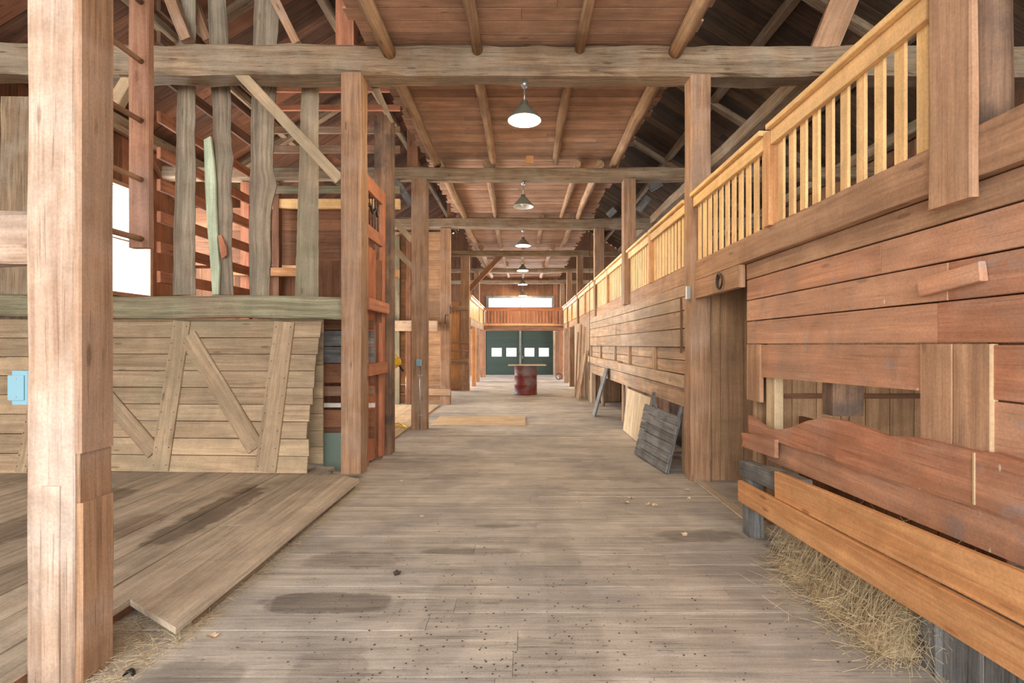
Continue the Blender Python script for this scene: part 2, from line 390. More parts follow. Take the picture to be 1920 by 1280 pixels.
# roof slopes: sheathing boards run from eave to ridge
for sgn, mat in ((-1, 'roof_l'), (1, 'roof_r')):
    m = MB(); y = YF
    while y < YB:
        wd = random.uniform(.2, .32)
        p0 = V((sgn*(WX+.3), y+wd/2, roofz(WX+.3)+.0)); p1 = V((0, y+wd/2, roofz(0)))
        cuts = [0, random.uniform(.2, .45), random.uniform(.55, .8), 1]
        for a, b in zip(cuts, cuts[1:]):
            dz = random.uniform(0, .015); m.beam(p0.lerp(p1, a)+V((0, 0, dz)), p0.lerp(p1, b)+V((0, 0, dz)), wd-random.uniform(.002, .006), .025, (0, 1, 0))
        y += wd
    struct(m.build('ceiling', mat))
    m = MB(); m.poly([(sgn*(WX+.35), YF, roofz(WX+.35)+.06), (sgn*(WX+.35), YB+.1, roofz(WX+.35)+.06), (0, YB+.1, roofz(0)+.07), (0, YF, roofz(0)+.07)])
    struct(m.build('ceiling', mat))

# side walls with real openings
def wall_x(x, y0, y1, z0, z1, holes, name, mat, inward, wd=.24):
    """vertical boards on a plane x = const, cut round rectangular holes (ya, yb, za, zb)"""
    m = MB(); y = y0
    while y < y1-.01:
        b = min(y1, y+wd*random.uniform(.85, 1.15)); c = (y+b)/2; segs = [(z0, z1)]
        hs = [h for h in holes if h[0]-.001 < c < h[1]+.001]
        for h in hs:
            ns = []
            for (p, q) in segs:
                if h[2] > p: ns.append((p, min(q, h[2])))
                if h[3] < q: ns.append((max(p, h[3]), q))
            segs = ns
        for (p, q) in segs:
            if q-p > .02: m.box((x, y+.002, p), (x+.03*-inward, b-.002, q), 'z')
        y = b
    m.box((x-.045*inward, y0, 0), (x-.05*inward, y0+.01, .05), 'z')
    struct(m.build(name, mat))
    return
HL = [(8.03, 8.87, 2.35, 4.05), (9.9, 12.5, .15, 2.6), (17.6, 23.4, .4, 2.9)]
# board widths are matched to the holes by splitting the wall in spans
def spans(holes, y0, y1):
    s = [y0]+[v for h in holes for v in (h[0], h[1])]+[y1]; return list(zip(s, s[1:]))
def side_wall(x, holes, name, mat, inward):
    m = MB()
    for (a, b) in spans(holes, YF, YB):
        n = max(1, round((b-a)/.24)); c0 = (a+b)/2
        h = [q for q in holes if q[0] < c0 < q[1]]
        for i in range(n):
            ya = a+(b-a)*i/n; yb = a+(b-a)*(i+1)/n
            for (p, q) in ([(0, EAVE+.1)] if not h else [(0, h[0][2]), (h[0][3], EAVE+.1)]):
                m.box((x, ya+.001, p), (x-.03*inward, yb-.001, q), 'z')
    struct(m.build(name, mat))
side_wall(-WX, HL, 'wall_left', 'brown', 1)
HR = [(17.6, 23.4, .4, 2.9)]
side_wall(WX, HR, 'wall_right', 'brown', -1)
# left window: frame, muntins, glass
def window_x(x, h, name, nm=1):
    m = MB(); ya, yb, za, zb = h
    m.box((x-.05, ya-.07, za-.07), (x+.05, ya, zb+.07), 'z', ch=.004); m.box((x-.05, yb, za-.07), (x+.05, yb+.07, zb+.07), 'z', ch=.004)
    m.box((x-.05, ya, zb), (x+.05, yb, zb+.07), 'y', ch=.004); m.box((x-.05, ya, za-.07), (x+.05, yb, za), 'y', ch=.004)
    m.box((x-.02, ya, (za+zb)/2-.012), (x+.02, yb, (za+zb)/2+.012), 'y')
    fr = struct(m.build(name, 'tanw'))
    m = MB(); m.box((x-.003, ya, za), (x+.003, yb, zb), 'z'); m.build('pane', 'glass', fr)
window_x(-WX, HL[0], 'window_1'); window_x(-WX, HL[2], 'window_2'); window_x(WX, HR[0], 'window_3')
# end wall, green double door, long window
m = MB(); DW0, DW1, DH = -1.82, 1.5, 2.45; wz0, wz1 = 3.34, 3.78
x = -WX
XS = [-WX, DW0, -1.66, 1.42, DW1, WX]
for a, b in zip(XS, XS[1:]):
    n = max(1, round((b-a)/.22)); c0 = (a+b)/2
    for i in range(n):
        xa = frac(a, b, i/n); xb = frac(a, b, (i+1)/n); xm = (xa+xb)/2; segs = [(0, roofz(xm))]
        if DW0 < xm < DW1: segs = [(DH, roofz(xm))]
        if -1.66 < xm < 1.42: segs = [(DH, wz0), (wz1, roofz(xm))]
        for p, q in segs: m.box((xa-.004*(i > 0), YB+.004*(i % 2), p), (xb+.004*(i < n-1), YB+.03, q), 'z')
struct(m.build('wall_back', 'brown'))
m = MB()
for (a, b, c, d, ax) in [(-1.8, -1.66, wz0-.12, wz1+.12, 'z'), (1.42, 1.56, wz0-.12, wz1+.12, 'z'), (-1.66, 1.42, wz1, wz1+.12, 'x'), (-1.66, 1.42, wz0-.12, wz0, 'x')]:
    m.box((a, YB-.06, c), (b, YB+.02, d), ax, ch=.005)
m.box((-.14, YB-.03, wz0), (-.1, YB, wz1), 'z')
fr = struct(m.build('window_4', 'grey')); m = MB(); m.box((-1.66, YB+.004, wz0), (1.42, YB+.01, wz1), 'x'); m.build('pane', 'glass', fr)
# double green doors
def leaf(x0, x1, wins, idx):
    m = MB(); y0, y1 = YB+.005, YB+.055; za, zb = .9, 1.36
    xs = [x0]+[v for q in wins for v in q]+[x1]
    m.box((x0, y0, 0.01), (x1, y1, za), 'x'); m.box((x0, y0, zb), (x1, y1, DH), 'x')
    for i in range(0, len(xs), 2): m.box((xs[i], y0, za), (xs[i+1], y1, zb), 'z')
    for z in (.05, .55, 1.62, 2.2): m.box((x0+.02, y0-.02, z), (x1-.02, y0, z+.1), 'x', ch=.004)
    d = struct(m.build('door_%d' % idx, 'gdoor'))
    for (a, b) in wins:
        f = MB(); t = .025
        f.box((a, y0-.012, za), (a+t, y0+.01, zb), 'z'); f.box((b-t, y0-.012, za), (b, y0+.01, zb), 'z'); f.box((a+t, y0-.012, za), (b-t, y0+.01, za+t), 'x'); f.box((a+t, y0-.012, zb-t), (b-t, y0+.01, zb), 'x')
        wf = f.build('window_frame', 'gdoor', d); g = MB(); g.box((a+t, y0+.02, za+t), (b-t, y0+.026, zb-t), 'x'); g.build('pane', 'glass', wf)
    return d
px = lambda p: (p-980)/960*YB
d1 = leaf(DW0, px(975), [(px(921), px(941.5)), (px(948.5), px(969))], 1)
d2 = leaf(px(976), DW1, [(px(983), px(1002.6)), (px(1009.5), px(1029.8))], 2)
m = MB(); m.box((px(973.5), YB-.05, .02), (px(977.5), YB-.02, DH), 'z'); m.build('astragal', 'grey', d2)
m = MB(); m.tube([(px(980), YB-.02, .95), (px(980), YB-.09, .95), (px(980), YB-.09, .8), (px(980), YB-.02, .8)], .012, 8); m.build('door_handle', 'metal', d2)
m = MB(); m.box((DW0-.1, YB-.03, 0), (DW0, YB-.001, DH+.1), 'z'); m.box((DW1, YB-.03, 0), (DW1+.1, YB-.001, DH+.1), 'z'); m.box((DW0, YB-.03, DH), (DW1, YB-.001, DH+.1), 'x')
struct(m.build('trim_2', 'tanw'))

# ================================================================== TIE BEAMS
for i, Y in enumerate(BAY):
    h = [.33, .21, .26, .18, .17, .17][i]; zb = ZB+[.04, .0, -.0, -.02, -.02, -.02][i]; dp = [.3, .24, .26, .2, .2, .2][i]
    m = MB(); x0, x1 = (-6.35, 6.3) if i < 3 else ((-6.3, 6.2) if i > 3 else (-6.3, 6.3))
    if i == 0:
        m.beam((x0, Y+.15, zb+h/2+.01), (x1, Y+.15, zb+h/2), h, dp, (0, 0, 1), segs=60, jit=.028, ch=.035, warp=.05)
    else:
        m.beam((x0, Y+.12, zb+h/2), (x1, Y+.12, zb+h/2), h, dp, (0, 0, 1), segs=40, jit=.02, ch=.03, warp=.03)
    lab = ['massive hewn tie beam nearest the viewer, spanning over the front posts and slabs', 'second hewn tie beam across the aisle, unlit lamp under it', 'third rough tie beam across the aisle behind the unlit lamp',
           'fourth tie beam, thin and brown, at the start of the left gallery', 'fifth tie beam, dark, above the far aisle', 'last dark tie beam before the long end window'][i]
    tag(m.build('tie_beam', 'beam'), lab, 'beam', 'tie beams across the aisle')

# ================================================================== POLE JOISTS
PX = [[-1.52, -.5, .57, 1.62], [-1.44, -.66, .98, 1.38], [-1.5, -.72, .5, 1.3], [-1.4, -.7, .0, .95], [-1.45, -.68, .02, .85], [-1.4, -.6, .03, .8]]
pos4 = ['leftmost', 'second from left', 'third from left', 'rightmost']
for i in range(-1, 5):
    y0 = YF+.3 if i < 0 else BAY[i]+.1; y1 = BAY[i+1]+.1
    xs = [-1.46, -.5, .62, 1.66] if i < 0 else PX[i]
    for k, x in enumerate(xs):
        r = random.uniform(.058, .068) if k in (1, 2) else random.uniform(.075, .088)
        m = MB(); m.log((x+random.uniform(-.04, .04), y0, ZC-r-.016), (x, y1, ZC-r-.018), r, r*.9, 12, 16, jit=.012, warp=.03 if i >= 0 else .02)
        where = 'before the first tie beam' if i < 0 else 'between the %s and %s tie beams' % (ORD[i], ORD[i+1])
        tag(m.build('pole_joist', 'pole'), '%s round pole joist %s' % (pos4[k], where), 'pole joist', 'round pole joists under the ceiling')
# stub board above second tie beam, little dark blocks
m = MB(); m.box((.06, 8.9, 4.66), (.19, 8.94, 4.785), 'z'); tag(m.build('board_offcut', 'pinew'), 'short pale board stub standing on the second tie beam at centre', 'board')
m = MB(); m.box((1.1, 5.78, 4.735), (1.38, 5.86, 4.79), 'x'); tag(m.build('board_offcut', 'grey'), 'grey board scrap on top of the nearest tie beam at right', 'board')
m = MB(); m.box((-.86, 4.2, 4.775), (-.68, 4.55, 4.795), 'x'); tag(m.build('board_offcut', 'grey'), 'grey patch board on the ceiling beside the second pole, at the top edge', 'board')

# ================================================================== POSTS
G = 'squared posts along the aisle'
def post(x0, x1, y, dy, z0, z1, mat, label, jit=.008, ch=.012, grp=G, segs=14):
    m = MB(); m.box((x0, y, z0), (x1, y+dy, z1), 'z', segs=segs*2, jit=jit*.45, ch=ch*.6); return tag(m.build('post', mat), label, 'post', grp)
# nearest post with chipped corners
m = MB(); m.box((-2.18, 2.25, 0.0), (-1.972, 2.44, 4.6), 'z', segs=90, jit=.0035, ch=.007)
m.box((-2.11, 2.243, .0), (-2.03, 2.26, .88), 'z', segs=16, jit=.003, ch=.003)
np_ = tag(m.build('post', 'near_post'), 'large weathered post nearest the viewer on the left, chipped at its base', 'post', G)
m = MB(); m.box((-1.980, 2.262, .55), (-1.958, 2.44, 1.02), 'z', segs=14, jit=.006, ch=.004)
m.box((-1.978, 2.254, 1.02), (-1.946, 2.438, 4.6), 'z', segs=40, jit=.003, ch=.006)
m.box((-1.980, 2.26, 0.0), (-1.944, 2.436, .80), 'z', segs=16, jit=.004, ch=.005)
m.build('side_layer', 'post', np_)
post(-1.99+.0, -1.77, BAY[0], .24, PH, ZB+.06, 'post', 'squared post holding the nearest tie beam left of the aisle')
post(1.84, 2.06, BAY[0], .22, 0, ZB+.06, 'post', 'squared post holding the nearest tie beam right of the aisle, beside the doorway', jit=.012)
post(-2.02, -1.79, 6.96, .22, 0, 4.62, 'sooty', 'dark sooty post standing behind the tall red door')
for i in range(1, 6):
    Y = BAY[i]; r0 = [0, 1.78, 1.80, 1.78, 1.77, 1.79][i]; dw = [0, .21, .24, .2, .2, .2][i]
    lx = [0, -1.96, -2.06, -2.02, -1.95, -1.95][i]; lw = [0, .27, .24, .28, .22, .22][i]
    post(r0, r0+dw, Y, .22, 2.205 if i < 3 else 0, ZB, 'post', 'squared post under the %s tie beam on the right, in line with the gallery railing' % ORD[i])
    if i < 5: post(lx, lx+lw, Y, .22, 0, ZB, 'post', ['', 'tall left post carrying a metal switch box and conduit', 'left post under the third tie beam beside the plank shelf', 'left post where the far left gallery railing starts', 'left gallery post of the far aisle, under the fifth tie beam'][i])
# posts standing on beams
m = MB(); m.box((-2.08, BAY[0]+.08, 4.75), (-1.88, BAY[0]+.26, roofz(2)-.05), 'z', segs=6, jit=.01, ch=.01); tag(m.build('upper_post', 'reddoor'), 'reddish upper post rising from the nearest tie beam into the roof', 'post')
m = MB(); m.box((-2.05, BAY[1]+.06, 4.6), (-1.85, BAY[1]+.2, roofz(2)-.05), 'z', segs=6, jit=.01, ch=.01); tag(m.build('upper_post', 'brown'), 'upper post rising from the second tie beam on the left', 'post')
m = MB(); m.box((-1.9, BAY[2]+.06, 4.64), (-1.7, BAY[2]+.2, roofz(2)-.05), 'z', segs=6, jit=.01, ch=.01); tag(m.build('upper_post', 'brown'), 'upper post rising from the third tie beam on the left', 'post')
# far posts and uprights under both galleries
for (x0, x1, y, mat, lab) in [(-1.84, -1.69, 18.5, 'pinew', 'pale post under the far left gallery'), (-1.95, -1.72, 23.5, 'brown', 'dark red post beside the green doors on the left'),
                              (1.68, 1.9, 18.3, 'post', 'brown post under the far right gallery, nearest of three'), (1.62, 1.78, 20.0, 'post', 'thin post under the far right gallery, middle of three'),
                              (1.58, 1.75, 22.2, 'brown', 'dark post under the far right gallery by the hose ring'), (1.62, 1.72, 24.9, 'brown', 'narrow upright at the right edge of the green doors')]:
    post(x0, x1, y, .15, 0, 2.12, mat, lab, grp='posts under the far galleries', segs=5)
# left outer wall posts
m = MB(); m.beam((-5.95, 6.1, 0), (-5.92, 6.1, 4.4), .46, .24, (1, 0, 0), segs=30, jit=.02, ch=.05); tag(m.build('post', 'beam'), 'broad rough dark post at the far left edge behind the nearest post', 'post')

# ================================================================== LEFT NEAR: girt stub, ladder, junction box
m = MB(); m.beam((-4.6, 2.37, 1.985), (-2.185, 2.37, 1.985), .235, .18, (0, 0, 1), segs=24, jit=.016, ch=.03)
tag(m.build('girt', 'near_post'), 'pale whitewashed girt running into the nearest post from the left', 'beam')
m = MB(); m.box((-2.262, 2.262, 1.235), (-2.186, 2.33, 1.385), 'z', ch=.006); jb = m.build('box_body', 'blue'); 
jb.name = 'junction_box'; WL['junction_box'] = WL.get('box_body', V(jb.location)); tag(jb, 'pale blue junction box on the side of the nearest post', 'junction box')
m = MB(); m.box((-2.272, 2.256, 1.255), (-2.20, 2.262, 1.365), 'z', ch=.003); m.build('cover', 'blue', jb)
for z in (1.27, 1.35):
    m = MB(); m.log((-2.235, 2.254, z), (-2.235, 2.2565, z), .005, n=8, segs=1); m.build('screw', 'metal', jb)
# ladder
lad = empty('hay_ladder', (-2.17, 2.9, 2.05), 'wall ladder of round rungs between the nearest post and a hanging red-brown rail', 'ladder')
m = MB(); m.box((-2.235, 2.9, 2.05), (-2.122, 2.95, 4.7), 'z', segs=14, jit=.004, ch=.006); m.build('side_rail', 'railb', lad)
for k in range(8):
    z = 2.098+.335*k
    m = MB(); m.log((-2.16, 2.445, z+random.uniform(-.004, .004)), (-2.16, 2.915, z), .016, .015, 10, 4, jit=.003); m.build('rung', 'post', lad)

# ================================================================== HALF WALL with slabs (left bay at first bent)
m = MB(); m.beam((-6.45, 5.88, 1.935), (-1.995, 5.88, 1.92), .25, .17, (0, 0, 1), segs=36, jit=.012, ch=.025, warp=.03)
tag(m.build('girt', 'green'), 'greenish rail on top of the half wall, under the upright slabs', 'beam')
m = MB()
z = .1
for hgt in (.2, .19, .2, .18, .2, .19, .2, .18, .2):
    if z > 1.78: break
    if z < 1.78: m.box((-6.3, 6.02, z), (-2.35, 6.05, min(z+hgt-.004, 1.8)), 'x', ch=.003)
    z += hgt
tag(m.build('board_partition', 'door'), 'board half wall behind the leaning barn doors', 'partition')
# shelf stack between leaning door and post
st = empty('board_stack', (-2.15, 6.15, PH), 'dark stacked boards with gaps seen between the leaning door and the post', 'boards')
for k, (ya, yb, mt) in enumerate([(600, 618, 'brown'), (620, 648, 'grey'), (650, 680, 'grey'), (682, 717, 'brown'), (724, 742, 'post'), (756, 764, 'white'), (768, 800, 'brown'), (801, 822, 'brown')]):
    a = at(580, yb, 6.3); b = at(637, ya, 6.3); m = MB(); m.beam((a.x-.1, 6.3+.02*(k % 3), (a.z+b.z)/2), (-1.83, 6.3+.02*(k % 3), (a.z+b.z)/2), b.z-a.z, .03, (0, 0, 1), segs=3, jit=.004); m.build('board', mt, st)
m = MB(); m.box((-2.8, 6.7, 0.01), (-1.84, 6.73, 2.6), 'z'); m.build('backing', 'brown', st)
m = MB(); a = at(605, 822, 6.25); m.box((-2.42, 6.22, .003), (-2.02, 6.226, .43), 'x'); tag(m.build('glass_pane', 'jar'), 'greenish glass pane standing on the floor behind the post', 'glass pane')
m = MB(); m.box((-2.48, 6.08, PH), (-2.40, 6.12, 1.78), 'z', ch=.004, segs=4, jit=.004); tag(m.build('stud', 'tanw'), 'narrow upright board beside the right edge of the leaning door', 'board')

# upright slabs: outline in image plane of the bent, real thickness
def slab(px0, px1, y_top, y_bot, Y, label, mat='slab', wob=1, bend=0, th=.05, name='upright_slab', bulge=None):
    m = MB(); n = 60; 
    top = at(0, y_top, Y).z; bot = at(0, y_bot, Y).z; base = len(m.v); r = random.random(); ou, ov = random.random()*30, random.random()*30
    sd = random.random()*90
    for k in range(n+1):
        q = k/n; z = top+(bot-top)*q
        xl = ((px0[0]+(px1[0]-px0[0])*q)-980)/960*Y; xr = ((px0[1]+(px1[1]-px0[1])*q)-980)/960*Y
        bx = math.sin(q*math.pi)*bend + mn.noise(V((sd, z*1.6, 0)))*.02*wob
        if bulge:
            for (bz, bw, amt) in bulge: e = math.exp(-((q-bz)/bw)**2)*amt; xr += e; xl -= e*.3
        e1 = mn.noise(V((sd, z*3.1, 5)))*.018*wob+mn.noise(V((sd, z*11, 5)))*.007; e2 = mn.noise(V((sd, z*3.1, 9)))*.018*wob+mn.noise(V((sd, z*11, 9)))*.007
        xl += bx+e1; xr += bx+e2; w = xr-xl; c = (xl+xr)/2
        for (fx, fy) in ((-.5, .0), (-.32, -.6), (.0, -1), (.32, -.6), (.5, 0), (.45, .6), (-.45, .6)):
            m.v.append(V((c+fx*w, Y+th*fy*.9, z)))
    N = 7
    for k in range(n):
        for i in range(N):
            j = (i+1) % N; A = base+k*N
            us = [0, .08, .16, .24, .32, .4, .6, .7]
            u0 = ou+(top-bot)*k/n; u1 = ou+(top-bot)*(k+1)/n
            m.face((A+i, A+j, A+N+j, A+N+i)[::-1] if False else (A+i, A+N+i, A+N+j, A+j), [(u0, ov+us[i]), (u1, ov+us[i]), (u1, ov+us[i+1]), (u0, ov+us[i+1])], r, False)
    m.face(tuple(base+i for i in range(N)), [(0, i*.05) for i in range(N)], r); m.face(tuple(reversed([base+n*N+i for i in range(N)])), [(0, i*.05) for i in range(N)], r)
    return m.build(name, mat) if label is None else tag(m.build(name, mat), label, 'slab', 'upright slabs on the half wall')
slab((340, 366), (323, 366), -120, 553, 6.12, 'leftmost grey-green upright slab with straight edges on the half wall', wob=.4)
s2 = slab((386, 420), (400, 436), -120, 553, 6.12, 'crooked upright slab with a strip of pale green bark', bend=.03, bulge=[(.62, .02, .02)])
slab((481, 532), (467, 505), -140, 556, 6.12, 'widest grey slab, round-edged with a bulge near its middle', bend=-.02, th=.08, wob=.7, bulge=[(.70, .03, .05)])
slab((566, 598), (553, 597), 139, 556, 6.12, 'rightmost upright slab, flat and brown, next to the squared post', mat='green', wob=.15)
m = MB(); p = [at(x, y, 6.03) for x, y in [(382, 262), (394, 255), (400, 300), (403, 340), (405, 400), (407, 450), (411, 500), (409, 552), (398, 552), (393, 480), (388, 420), (384, 340)]]
m.prism(p, (0, .03, 0), ax='v'); bk = m.build('bark_strip', 'bark'); bk.parent = s2; bk.location = V(bk.location)-WL[s2.name]
m = MB(); p = [at(x, y, 6.03) for x, y in [(409, 441), (414, 440), (424, 462), (425, 478), (416, 485), (412, 470)]]
m.prism(p, (0, .02, 0), ax='v'); bk = m.build('knot_scar', 'reddoor'); bk.parent = s2; bk.location = V(bk.location)-WL[s2.name]
# braces of the first bent
def brace(a, b, w, t, mat, label, side=(0, 0, 1), name='brace', **k):
    m = MB(); m.beam(a, b, w, t, side, segs=8, jit=.005, ch=.006, **k); return tag(m.build(name, mat), label, 'brace', 'timber braces')
brace(at(438, 124, 5.66), at(637, 338, 5.66), .12, .035, 'door', 'long diagonal brace from the nearest tie beam down to the left post', warp=.02)
brace(at(690, 143, 5.95)+V((0, 0, .04)), at(735, 228, 5.95), .11, .05, 'beam', 'short pointed brace hanging under the nearest tie beam beside the left post', side=(1, 0, 0), w1=.03)
brace(at(1650, -165, 5.85), at(1530, 128, 5.85), .3, .06, 'skirt', 'wide diagonal board rising from the nearest tie beam at right', side=(1, 0, 0))
brace(at(268, -135, 5.95), at(352, 78, 5.95), .12, .1, 'post', 'orange-brown strut above the nearest tie beam on the left', side=(1, 0, 0))
brace(at(322, -105, 6.3), at(392, 78, 6.3), .1, .1, 'post', 'thin strut above the nearest tie beam behind the second slab', side=(1, 0, 0))
brace(at(437, -155, 6.2), at(558, 84, 6.0), .1, .08, 'post', 'small strut above the nearest tie beam right of the widest slab', side=(1, 0, 0))
brace(onX(283, 291, -6.40), onX(333, 372, -6.40), .13, .1, 'brown', 'diagonal brace on the left outer wall above the window', side=(0, 1, 0))
brace(at(215, 200, 5.75), at(262, 120, 5.75), .14, .1, 'door', 'pale brace behind the ladder rising to the tie beam', side=(1, 0, 0))
brace(at(735, 412, 9.05), at(775, 452, 9.05), .1, .06, 'door', 'upper pale diagonal brace left of the switch box post', side=(1, 0, 0))
brace(at(728, 455, 9.05), at(775, 502, 9.05), .1, .06, 'door', 'lower pale diagonal brace left of the switch box post', side=(1, 0, 0))
brace(at(742, 338, 9.1), at(772, 384, 9.1), .12, .06, 'grey', 'grey brace under the second tie beam beside the left post', side=(1, 0, 0))
brace(at(878, 545, 16.9), at(940, 478, 16.9), .16, .1, 'brown', 'dark brace rising from the far left gallery to the tie beam', side=(1, 0, 0))

# plates and purlins running lengthwise
def purlin(x, z, y0, y1, w, mat, label, jit=.01, t=None):
    m = MB(); m.beam((x, y0, z), (x, y1, z), w, t or w, (0, 0, 1), segs=24, jit=jit, ch=.02, warp=.03); return tag(m.build('purlin', mat), label, 'purlin', 'lengthwise roof timbers')
purlin(3.28, 4.62, BAY[0]+.3, 17, .2, 'beam', 'lengthwise timber running back from the nearest tie beam on the right')
purlin(3.95, roofz(3.95)-.14, YF+.2, YB-.2, .15, 'beam', 'right roof purlin, lower of the two')
purlin(2.5, roofz(2.5)-.14, YF+.2, YB-.2, .13, 'beam', 'right roof purlin, higher of the two')
purlin(5.3, roofz(5.3)-.14, YF+.2, YB-.2, .13, 'beam', 'right roof purlin nearest the eave')
purlin(-3.2, roofz(3.2)-.14, YF+.2, YB-.2, .14, 'beam', 'left roof purlin, higher of the two')
purlin(-5.0, roofz(5.0)-.14, YF+.2, YB-.2, .14, 'beam', 'left roof purlin, lower of the two')
purlin(-6.32, 4.97, YF+.2, YB-.2, .2, 'beam', 'wall plate along the top of the left wall')
purlin(6.32, 4.97, YF+.2, YB-.2, .2, 'beam', 'wall plate along the top of the right wall')
# slanted rafters over right loft
for i, Y in enumerate([7.2, 10.6, 14.0]):
    m = MB(); m.beam((2.1, Y, roofz(2.1)-.22), (6.2, Y, roofz(6.2)-.22), .14, .1, (0, 1, 0), segs=6, jit=.008)
    tag(m.build('rafter', 'beam'), ['first', 'second', 'third'][i]+' rafter under the dark right roof slope', 'rafter', 'rafters right')
for i, Y in enumerate([7.4, 10.8]):
    m = MB(); m.beam((-2.1, Y, roofz(2.1)-.22), (-6.2, Y, roofz(6.2)-.22), .14, .1, (0, 1, 0), segs=6, jit=.008)
    tag(m.build('rafter', 'beam'), ['first', 'second'][i]+' rafter under the reddish left roof slope', 'rafter', 'rafters left')
# sheet-metal / pale scraps in right roof
for i, (a, b, Y) in enumerate([((1218, 355), (1235, 345), 12.0), ((1197, 395), (1212, 375), 12.0), ((1140, 405), (1150, 395), 12.4)]):
    m = MB(); p = at(a[0], a[1], Y); q = at(b[0], b[1], Y); m.beam(p, q+(q-p)*.3, .16, .02, (1, 0, 0), segs=2)
    tag(m.build('roof_patch', 'grey'), ['pale patch board in the right roof above the second post', 'pale patch board in the right roof below the first patch', 'small pale patch board in the right roof near the third post'][i], 'board')

# ================================================================== SLATTED HAY PEN (left, between first and second bent)
pen = empty('hay_pen', (-4.6, 7.5, 0), 'slatted hay pen of rails behind the upright slabs on the left', 'pen')
for z in (2.35, 2.72, 3.1, 3.5, 3.9, 4.35, 4.9, 5.35, 5.75):
    m = MB(); m.beam((-4.55, 6.4, z), (-4.55, 8.95, z), .14, .05, (0, 0, 1), segs=6, jit=.005, ch=.006); m.build('side_rail', 'roof_l' if z > 4.4 else 'reddoor', pen)
for z, w in ((4.22, .13), (4.93, .13), (5.27, .12), (5.66, .1), (5.98, .09)):
    m = MB(); m.beam((-4.7, 9.0, z), (-2.15, 9.0, z), w, .05, (0, 0, 1), segs=8, jit=.006, ch=.006); m.build('back_rail', 'green' if z < 4.6 else ('post' if z < 5.5 else 'white' if z < 5.6 else 'reddoor'), pen)
for (x, w, mt) in [(-4.95, .16, 'reddoor'), (-4.4, .12, 'brown'), (-3.1, .12, 'brown')]:
    m = MB(); m.box((x-w/2, 9.12, 0.02), (x+w/2, 9.24, 4.4), 'z', segs=10, jit=.01, ch=.008); m.build('stile', mt, pen)
m = MB(); m.beam((-4.5, 9.18, 4.02), (-2.2, 9.18, 4.02), .17, .1, (0, 0, 1), segs=6, ch=.01); m.build('yellow_beam', 'pine', pen)
m = MB(); m.beam((-5.2, 9.1, 2.80), (-2.2, 9.1, 2.76), .15, .1, (0, 0, 1), segs=6, ch=.01); m.build('cross_rail', 'pinew', pen)
m = MB(); z = 2.95
while z < 4.0:
    m.box((-6.3, 9.34, z), (-2.62, 9.37, min(z+.205, 4.05)), 'x'); z += .21
m.build('board_back', 'brown', pen)
m = MB(); x = -6.3
while x < -2.75:
    m.box((x, 9.4, .1), (x+.2, 9.43, 2.9), 'z'); x += .205
m.build('lower_boards', 'brown', pen)
# white strip standing in for daylight streaks high on the left roof
m = MB(); m.beam((-2.9, 9.1, 6.18), (-2.0, 9.1, 6.16), .2, .02, (0, 0, 1)); tag(m.build('daylight_streak_sheet', 'white'), 'white sheet painted in for daylight streaks high behind the nearest tie beam', 'sheet')

# ================================================================== LEANING BARN DOORS
def barn_door(name, o, ux, uz, W, H, boards, battens, braces, label, mat='door'):
    """o = lower left front corner, ux along width, uz up the leaning face"""
    ux = V(ux).normalized(); uz = V(uz).normalized(); n = ux.cross(uz).normalized()  # towards the back
    if n.y < 0: n = -n
    P = lambda u, v, d=0: o+ux*u+uz*v+n*d
    root = empty(name, o, label, 'barn door')
    hh = H/boards
    for k in range(boards):
        e = random.uniform(-.03, .03); m = MB(); wv = .0 if k < boards-1 else .0
        m.beam(P(0, hh*(k+.5), .04), P(W+e+(.09*(k/boards)), hh*(k+.5), .04), hh-.006, .026, uz, segs=6, jit=.002, ch=.003, sk1=random.uniform(-.01, .01)); m.build('board', mat, root)
    for (u, v0, v1, w) in battens:
        m = MB(); m.beam(P(u, v0, .015), P(u+.1*(v1-v0)/1.3, v1, .015), w, .026, ux, segs=6, jit=.003, ch=.004); m.build('batten', mat, root)
    for (u0, v0, u1, v1, w) in braces:
        m = MB(); m.beam(P(u0, v0, .013), P(u1, v1, .013), w, .024, ux, segs=6, jit=.002, ch=.004, sk0=0); m.build('diagonal_brace', mat, root)
    ns = MB()
    for (u, v0, v1, w) in battens:
        for k in range(9):
            for s in (-.36, .36):
                v = v0+.06+(v1-v0-.12)*k/8; c = P(u+.1*(v-v0)/1.3+s*w, v, .002); ns.log(c+n*-.003, c+n*.003, .006, n=6, segs=1)
    ns.build('nails', 'iron', root)
    return root
o1 = V((-5.0, 5.70, PH+.004)); o1r = V((-2.375, 5.58, PH+.004))
barn_door('leaning_barn_door', o1, o1r-o1, (0, .11, 1), 2.62, 1.69, 9,
          [(.98, .02, 1.69, .2), (2.18, .02, 1.68, .235)],
          [(1.19, 1.52, 2.06, .27, .2), (.12, 1.0, .90, .22, .18)],
          'wide weathered barn door with N-shaped bracing leaning against the half wall')
barn_door('leaning_barn_door', V((-6.35, 5.60, PH+.004)), (1, 0.0, 0), (0, .13, 1), 1.14, 1.72, 8, [(.85, .02, 1.1, .13)], [],
          'second weathered barn door partly hidden behind the nearest post at the left edge')

